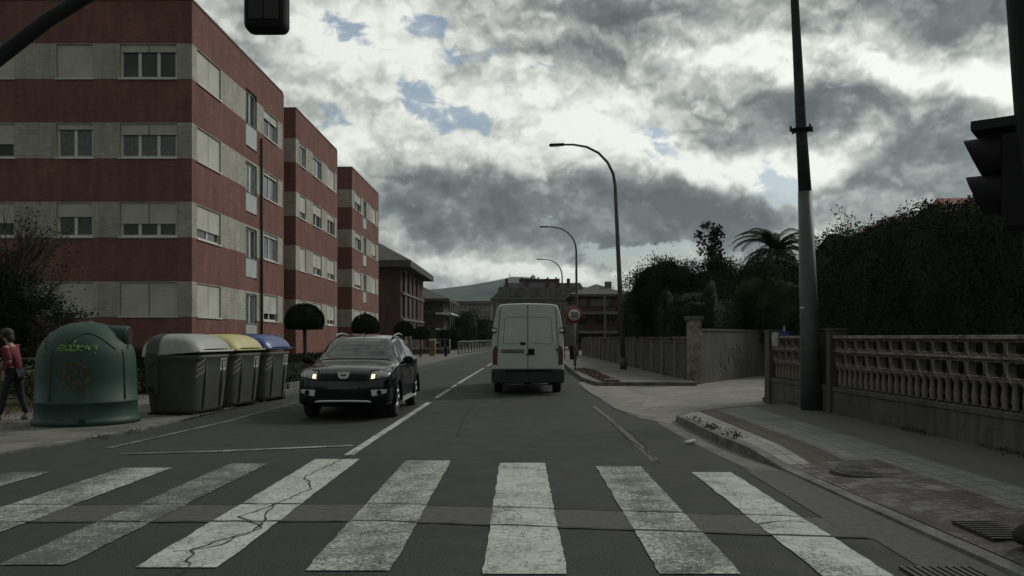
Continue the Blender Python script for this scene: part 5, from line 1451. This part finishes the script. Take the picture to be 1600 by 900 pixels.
# ------------------------------------------------------------------ recycling containers
def f_plastic(c, k=.25, sc_=2.5):
    def f(g, b, tc):
        n = g.noise(tc, sc_, 7, .65); mp = g.n('ShaderNodeMapping'); g.put(mp.inputs[0], tc); mp.inputs['Scale'].default_value = (7, 7, .8)
        st_ = g.noise(mp.outputs[0], 1.2, 5, .6)
        cc = g.ramp(n, [(.3, tuple(x * (1 - k) for x in c)), (.7, tuple(x * (1 + k) for x in c))])
        cc = g.mix(g.maprange(st_, .55, .75, 0, .45), cc, (.10, .10, .085))
        g.put(b.inputs['Base Color'], cc); bumpit(g, b, g.noise(tc, 60, 3, .6), .12, .01)
    return f
green_m = mat('bottle_bank_green', rough=.6, spec=.35, fn=f_plastic((.019, .052, .042)))
def igloo():
    root = empty('bottle_bank', (-7.55, 13.85, .02), 0, 'dark green dome-shaped glass recycling bank with yellow graffiti', 'recycling bank')
    root.scale = (.92, .92, 1)
    prof = [(0, 0), (.92, 0), (.925, .07), (.89, .10), (.875, .12), (.868, .36), (.880, .37), (.880, .40), (.862, .41), (.85, .80), (.835, 1.15), (.80, 1.28), (.72, 1.42), (.60, 1.55), (.44, 1.66), (.24, 1.73), (0, 1.755)]
    b = MB(); b.lathe(prof, (0, 0, 0), 56); body = b.build('body', green_m, root)
    def rad(z):
        for (r0, z0), (r1, z1) in zip(prof[1:], prof[2:]):
            if z0 <= z <= z1 and z1 > z0: return r0 + (r1 - r0) * (z - z0) / (z1 - z0)
        return .85
    def S(a, z, off=.006):
        r = rad(z) + off; return (r * math.cos(R(a)), r * math.sin(R(a)), z)
    # hooded ports
    for a in (6,):
        c = Vector((math.cos(R(a)), math.sin(R(a)), 0))
        b = MB(); p0 = c * .2 + Vector((0, 0, 1.53)); p1 = c * .77 + Vector((0, 0, 1.50))
        b.tube([p0, p1 - c * .02, p1], [.17, .175, .155], 20); pt = b.build('port_hood', green_m, root)
        b = MB(); b.tube([p1, p1 + c * .012], [.128, .128], 18); b.build('opening', core_dark, pt)
    # curved shoulder ridges
    b = MB()
    for a0 in (-60, 30, 120, 210):
        b.tube([S(a0 - 34 + 68 * k / 16, 1.28 + .27 * math.sin(math.pi * k / 16), .0) for k in range(17)], .016, 6)
    b.build('shoulder_ridge', green_m, root)
    b = MB()
    for a0 in (-105, -15, 75, 165): b.tube([S(a0, .42 + .85 * k / 10, .0) for k in range(11)], .018, 6)
    b.build('side_rib', green_m, root)
    # faded emblem ring with arrows
    az0 = -74; kx_ = 1 / .85 * 180 / math.pi
    b = MB()
    def ring(r0, r1, a0, a1, n=20):
        for k in range(n):
            t0, t1 = R(a0 + (a1 - a0) * k / n), R(a0 + (a1 - a0) * (k + 1) / n)
            q = [(r0, t0), (r1, t0), (r1, t1), (r0, t1)]
            b.quad(*[S(az0 + rr * math.cos(t) * kx_, .83 + rr * math.sin(t), .008) for rr, t in q])
    ring(.175, .24, 0, 360, 36)
    for s_ in (0, 120, 240): ring(.085, .125, s_ + 10, s_ + 95, 8); ring(.06, .15, s_ + 92, s_ + 100, 1)
    b.build('emblem', mat('faded_emblem', (.062, .05, .032), .8, noise=(14, .7)), root)
    gr = mat('graffiti_green', (.15, .33, .06), .9, noise=(30, .5))
    b = MB(); ga = -74
    def gs(P, r=.011):
        b.tube([S(ga + p[0] * kx_ + math.sin(p[1] * 60) * .3, 1.275 + p[1] * .62 + math.sin(p[0] * 40) * .004, .003) for p in P], [r * (.6 + .6 * abs(math.sin(i_ * 1.3 + p_[0] * 30))) for i_, p_ in enumerate(P)], 6)
    def dense(P):
        out = []
        for a, c in zip(P, P[1:]): out += [(a[0] + (c[0] - a[0]) * i / 4, a[1] + (c[1] - a[1]) * i / 4) for i in range(4)]
        return out + [P[-1]]
    for P in ([(-.32, .10), (-.17, .11), (-.33, -.02), (-.12, -.02)], [(-.36, .03), (-.18, .04)], [(-.09, .09), (-.10, -.03)], [(-.14, .10), (-.02, .11)], [(-.14, -.03), (-.02, -.02)],
              [(-.06, .16), (-.03, .26)], [(.03, .11), (.0, -.06)], [(.12, .11), (.01, .02), (.10, -.04)], [(.14, .04), (.19, .10), (.23, .04), (.21, -.02)], [(.15, .02), (.24, .03)],
              [(.27, .10), (.38, .09), (.33, -.02)], [(.29, .04), (.36, .05)], [(.31, -.08), (.32, -.10)]):
        gs(dense(P))
    b.build('graffiti', gr, root)
    b = MB(); b.tube([(0, 0, 1.73), (0, 0, 1.76)], [.12, .1], 12)
    for s_ in (-1, 1): b.tube([(s_ * .09, 0, 1.74), (s_ * .07, 0, 1.80), (0, 0, 1.82)], .012, 6)
    b.build('lifting_ring', galv_d, root)
    b = MB(); b.quad(S(-70, .06, .012), S(-63, .06, .012), S(-63, .115, .05), S(-70, .115, .05)); b.build('foot_plate', metal_dark, root)
igloo()

def container(x, y, lidc, label, lidname):
    root = empty('waste_container', (x, y, 0), R(-9), label, 'container', 'lidded waste containers in a row at the kerb')
    W, Ln = .60, .72
    def rr(a, wx, wy, e=5):
        c, s_ = math.cos(a), math.sin(a); q = (abs(c) ** e + abs(s_) ** e) ** (-1 / e); return wx * c * q, wy * s_ * q
    b = MB(); n = 56; lv = [(.05, .80, .86), (.12, .83, .885), (.55, .90, .935), (.9, .955, .97), (1.08, .985, .99), (1.10, 1.01, 1.01), (1.16, 1.01, 1.01)]
    vs = []
    for z, fx, fy in lv:
        for k in range(n):
            px, py = rr(2 * math.pi * k / n, W * fx, Ln * fy); vs.append((px, py, z))
    b.add(vs, [(i * n + k, i * n + (k + 1) % n, (i + 1) * n + (k + 1) % n, (i + 1) * n + k) for i in range(len(lv) - 1) for k in range(n)], 0, True)
    b.add(vs[:n], [tuple(range(n))]); b.add(vs[-n:], [tuple(range(n))])
    body = b.build('body', MATS.get('container_grey') or mat('container_grey', rough=.65, spec=.35, fn=f_plastic((.070, .074, .069), .2)), root)
    bv = bvh_of(body)
    def top(x_): return 1.15 + .42 * max(0, 1 - (abs(x_ + .08) / (.72 if x_ > -.08 else .56)) ** 3.4) ** .55
    def rim(x_): return 1.12 + .10 * (x_ + W) / (2 * W)
    def lid(x0, x1, sc_y, m, name, par, lift=0.0, mi=26):
        bb = MB()
        def fn(u, v):
            x_ = x0 + (x1 - x0) * u; yv = -1 + 2 * v; h = (1 - abs(yv) ** 5.0) ** .5 if abs(yv) < 1 else 0
            ex = (1 - abs(x_ / .66) ** 6) ** .3
            return (x_, yv * Ln * sc_y * ex * 1.0, rim(x_) + lift + (top(x_) - rim(x_)) * h)
        bb.grid(fn, 18, mi); return bb.build(name, m, par)
    lid(-.625, -.40, 1.02, lidc, 'rear_lid', root); fl_ = lid(-.17, .615, 1.03, lidc, 'front_lid', root)
    bb = MB()
    def lipf(u, v):
        return (.585 + .05 * v, (-1 + 2 * u) * Ln * .86, 1.262 - .02 * v)
    bb.box(.57, .645, -Ln * .88, Ln * .88, 1.215, 1.25); bb.build('lip', white_frame if lidname == 'grey' else lidc, fl_, bevel=.012)
    lid(-.42, -.15, 1.045, MATS['container_grey'], 'lid_saddle', root, .012)
    for s_ in (-1, 1):
        bb = MB(); bb.box(-.40, -.17, s_ * .715 - .04, s_ * .715 + .03, .42, 1.22); bb.build('lifting_arm', MATS['container_grey'], root, bevel=.02)
        for z in (.52, 1.02):
            bb = MB(); bb.tube([(-.28, s_ * .75, z), (-.28, s_ * .80, z)], [.055, .045], 14); bb.build('pivot_boss', galv_d if z > 1 else metal_dark, root)
    D = (-1, 0, 0)
    # reflective diagonal stripes near corner and instruction label
    for k in range(3):
        z0 = .74 + k * .11
        proj_patch(bv, quadP((0, -.56, z0 - .02), (0, -.34, z0 + .095), (0, -.34, z0 + .15), (0, -.56, z0 + .035)), 2.4, D, .006, 4, 2).build('reflective_stripe', MATS.get('stripe_grey') or mat('stripe_grey', (.20, .19, .17), .5, noise=(20, .3)), root)
    lb1 = proj_patch(bv, quadP((0, .22, .84), (0, .44, .84), (0, .44, 1.08), (0, .22, 1.08)), 2.4, D, .006, 4, 4).build('label', white_frame, root)
    proj_patch(bv, quadP((0, .25, .90), (0, .41, .90), (0, .41, 1.06), (0, .25, 1.06)), 2.4, D, .009, 4, 4).build('pictogram_ground', black_pl, lb1)
    proj_patch(bv, quadP((0, .30, .92), (0, .36, .92), (0, .35, 1.03), (0, .31, 1.03)), 2.4, D, .012, 3, 3).build('pictogram', white_frame, lb1)
    for s_ in (-.3, .3):
        bb = MB(); bb.tube([(.50, s_, .12), (.56, s_, .6), (.585, s_, 1.05)], .018, 6); bb.build('body_rib', MATS['container_grey'], root)
    for px, py in ((-.38, -.5), (.38, -.5), (-.38, .5), (.38, .5)):
        bb = MB(); bb.box(px - .08, px + .08, py - .08, py + .08, 0, .06); bb.build('foot', black_pl, root)
    return root
container(-6.58, 15.72, mat('lid_grey', rough=.5, fn=f_plastic((.30, .31, .28), .12)), 'waste container with pale grey lid, next to the green glass bank', 'grey')
container(-6.44, 17.3, mat('lid_yellow', rough=.5, fn=f_plastic((.46, .41, .17), .12)), 'recycling container with faded yellow lid in the middle of the row', 'yellow')
container(-6.27, 18.9, mat('lid_blue', rough=.35, fn=f_plastic((.015, .045, .19), .15)), 'recycling container with dark blue lid at the far end of the row', 'blue')

# weeds and litter
rng = np.random.default_rng(77)
def weeds(name, centres, m, seed, size=.05, sp=.06):
    P = []; r_ = np.random.default_rng(seed)
    for (x, y, z, n) in centres: P.append(np.array([x, y, z]) + r_.normal(size=(n, 3)) * np.array([sp, sp * 1.6, .012]))
    P = np.concatenate(P); return tag(leaf_mesh(name, P, size, m, None, seed, up=1.6, aspect=.35), kind='stuff')
C = [(kx(y) + .17 + rng.normal() * .02, y, .125, int(rng.integers(15, 60))) for y in (10.9, 11.2, 11.9, 12.1, 12.9, 13.4)]
C += [(5.62 + (18 - y) * .03 - .05, y, .125, int(rng.integers(8, 40))) for y in rng.uniform(8, 17.5, 26)]
C += [(5.3, y, .125, int(rng.integers(10, 40))) for y in rng.uniform(27, 40, 14)]
C += [(lerp_pts(Lk, y) + .03, y, .01, int(rng.integers(6, 26))) for y in rng.uniform(9, 20, 16)]
weeds('weeds', C, leaf_olive, 5)
C = [(-8.6 + rng.normal() * .5, y, .03, 14) for y in rng.uniform(12, 20, 30)] + [(-10 + rng.normal() * .4, y, .03, 40) for y in rng.uniform(13, 17.5, 40)]
weeds('leaf_litter', C, MATS['dead_leaf'], 6, .045, .2)

# ------------------------------------------------------------------ person walking on the left pavement
def skin(name, V, E, rad, m, parent, root_i=0, sub=2):
    me = bpy.data.meshes.new(name); me.from_pydata(V, E, []); me.materials.append(m)
    o = bpy.data.objects.new(name, me); col.objects.link(o); o.parent = parent
    md = o.modifiers.new('skin', 'SKIN'); md.use_smooth_shade = True
    layer = me.skin_vertices[0] if me.skin_vertices else None
    if layer is None:
        b = bmesh.new(); b.from_mesh(me); b.verts.layers.skin.verify(); b.to_mesh(me); b.free(); layer = me.skin_vertices[0]
    for i, r in enumerate(rad):
        layer.data[i].radius = (r if hasattr(r, '__len__') else (r, r)); layer.data[i].use_root = (i == root_i)
    s_ = o.modifiers.new('sub', 'SUBSURF'); s_.levels = sub; s_.render_levels = sub
    return o
def person():
    root = empty('person', (-9.0, 14.15, .02), 0, 'person in a red top and dark trousers walking left on the pavement, leaning forward', 'person')
    k = .97
    sk = mat('skin', (.30, .19, .14), .6); red = mat('red_jacket', (.12, .012, .02), .85, noise=(9, .3)); trs = mat('dark_trousers', (.018, .018, .022), .9, noise=(9, .3)); hair = mat('dark_hair', (.016, .012, .01), .7)
    J = {'pel': (0, 0, .88), 'spine': (-.02, 0, 1.05), 'chest': (-.06, 0, 1.22), 'neck': (-.11, 0, 1.385), 'headb': (-.135, 0, 1.44), 'head': (-.16, 0, 1.52), 'headt': (-.155, 0, 1.585),
         'hipL': (0, -.085, .84), 'kneL': (-.13, -.09, .47), 'ankL': (-.22, -.09, .09), 'toeL': (-.36, -.095, .035),
         'hipR': (0, .085, .84), 'kneR': (.04, .09, .46), 'ankR': (.15, .09, .11), 'toeR': (.05, .095, .03),
         'shL': (-.08, -.165, 1.30), 'elL': (.04, -.20, 1.06), 'wrL': (-.08, -.20, .86), 'shR': (-.08, .165, 1.30), 'elR': (-.18, .20, 1.08), 'wrR': (-.36, .17, .97)}
    N = list(J); I = {n: i for i, n in enumerate(N)}
    E = [('pel', 'spine'), ('spine', 'chest'), ('chest', 'neck'), ('neck', 'headb'), ('headb', 'head'), ('head', 'headt'), ('pel', 'hipL'), ('hipL', 'kneL'), ('kneL', 'ankL'), ('ankL', 'toeL'),
         ('pel', 'hipR'), ('hipR', 'kneR'), ('kneR', 'ankR'), ('ankR', 'toeR'), ('chest', 'shL'), ('shL', 'elL'), ('elL', 'wrL'), ('chest', 'shR'), ('shR', 'elR'), ('elR', 'wrR')]
    r = {'pel': .105, 'spine': .095, 'chest': .105, 'neck': .047, 'headb': .062, 'head': (.088, .078), 'headt': .06, 'hipL': .085, 'hipR': .085, 'kneL': .05, 'kneR': .05, 'ankL': .032, 'ankR': .032, 'toeL': .03, 'toeR': .03,
         'shL': .05, 'shR': .05, 'elL': .037, 'elR': .037, 'wrL': .025, 'wrR': .025}
    V = [J[n] for n in N]; Ei = [(I[a], I[c]) for a, c in E]; rad = [r[n] for n in N]
    # hands: palm + fingers as branches
    for w, d in (('wrL', Vector((-.05, 0, -1))), ('wrR', Vector((-1, 0, -.25)))):
        d = d.normalized(); side = Vector((1, 0, 0)) if w == 'wrL' else Vector((0, 1, 0)); p = Vector(J[w]); pi = len(V)
        V.append(tuple(p + d * .07)); Ei.append((I[w], pi)); rad.append((.03, .018))
        for f in range(4):
            a = p + d * .085 + side * (.012 * (f - 1.5) * 1.5); c = a + d * (.045 - abs(f - 1.4) * .004); c2 = c + (d + Vector((-.5, 0, -.2))).normalized() * .028
            q = len(V); V += [tuple(a), tuple(c), tuple(c2)]; Ei += [(pi, q), (q, q + 1), (q + 1, q + 2)]; rad += [.0088, .008, .0065]
        q = len(V); t1 = p + d * .03 + side * .03; t2 = t1 + (d + side * .6).normalized() * .04; V += [tuple(t1), tuple(t2)]; Ei += [(pi, q), (q, q + 1)]; rad += [.010, .008]
    body = skin('body', V, Ei, rad, sk, root)
    def sub_(names, edges, radd, nm, m, ri=0):
        ii = {n: i for i, n in enumerate(names)}
        return skin(nm, [J[n] for n in names], [(ii[a], ii[c]) for a, c in edges], [radd[n] for n in names], m, root, ri)
    J['hem'] = (.01, 0, .83)
    sub_(['chest', 'spine', 'hem', 'shL', 'elL', 'wrL2', 'shR', 'elR', 'wrR2', 'col'] if False else ['chest', 'spine', 'hem', 'shL', 'elL', 'shR', 'elR'],
         [('chest', 'spine'), ('spine', 'hem'), ('chest', 'shL'), ('shL', 'elL'), ('chest', 'shR'), ('shR', 'elR')],
         {'chest': (.135, .15), 'spine': (.125, .135), 'hem': (.13, .14), 'shL': .07, 'elL': .056, 'shR': .07, 'elR': .056}, 'jacket', red)
    J['cufL'] = (-.075, -.20, .885); J['cufR'] = (-.335, .172, .983)
    for s_ in 'LR':
        sub_(['el' + s_, 'cuf' + s_], [('el' + s_, 'cuf' + s_)], {'el' + s_: .055, 'cuf' + s_: .036}, 'sleeve', red)
    sub_(['pel', 'hipL', 'kneL', 'ankL', 'hipR', 'kneR', 'ankR'], [('pel', 'hipL'), ('hipL', 'kneL'), ('kneL', 'ankL'), ('pel', 'hipR'), ('hipR', 'kneR'), ('kneR', 'ankR')],
         {'pel': .118, 'hipL': .10, 'kneL': .066, 'ankL': .048, 'hipR': .10, 'kneR': .066, 'ankR': .048}, 'trousers', trs)
    for s_ in 'LR':
        a, t = Vector(J['ank' + s_]), Vector(J['toe' + s_]); h = a + (a - t) * Vector((.3, 0, 0)) ; h.z = min(a.z, t.z) + .01
        J['x1'], J['x2'], J['x3'] = tuple(h + Vector((0, 0, .01))), tuple((h + t) / 2 + Vector((0, 0, .0))), tuple(t)
        sub_(['x1', 'x2', 'x3'], [('x1', 'x2'), ('x2', 'x3')], {'x1': .052, 'x2': .056, 'x3': .05}, 'shoe', mat('shoe', (.10, .10, .10), .7) if 'shoe' not in MATS else MATS['shoe'])
    b = MB(); b.ball((-.135, 0, 1.545), .105, 10, sq=(1, .92, 1.0)); b.ball((-.075, 0, 1.47), .07, 8, sq=(.8, 1.1, 1.3)); b.build('hair', hair, root)
    b = MB(); b.ball((-.255, 0, 1.50), .016, 6, sq=(1, .8, 1.2)); b.build('nose', sk, root)
    b = MB(); b.ball((-.238, -.032, 1.525), .011, 6); b.ball((-.238, .032, 1.525), .011, 6); b.build('eyes', black_pl, root)
    b = MB(); b.box(-.246, -.232, -.025, .025, 1.462, 1.470); b.build('mouth', mat('lips', (.25, .09, .08), .6), root)
person()
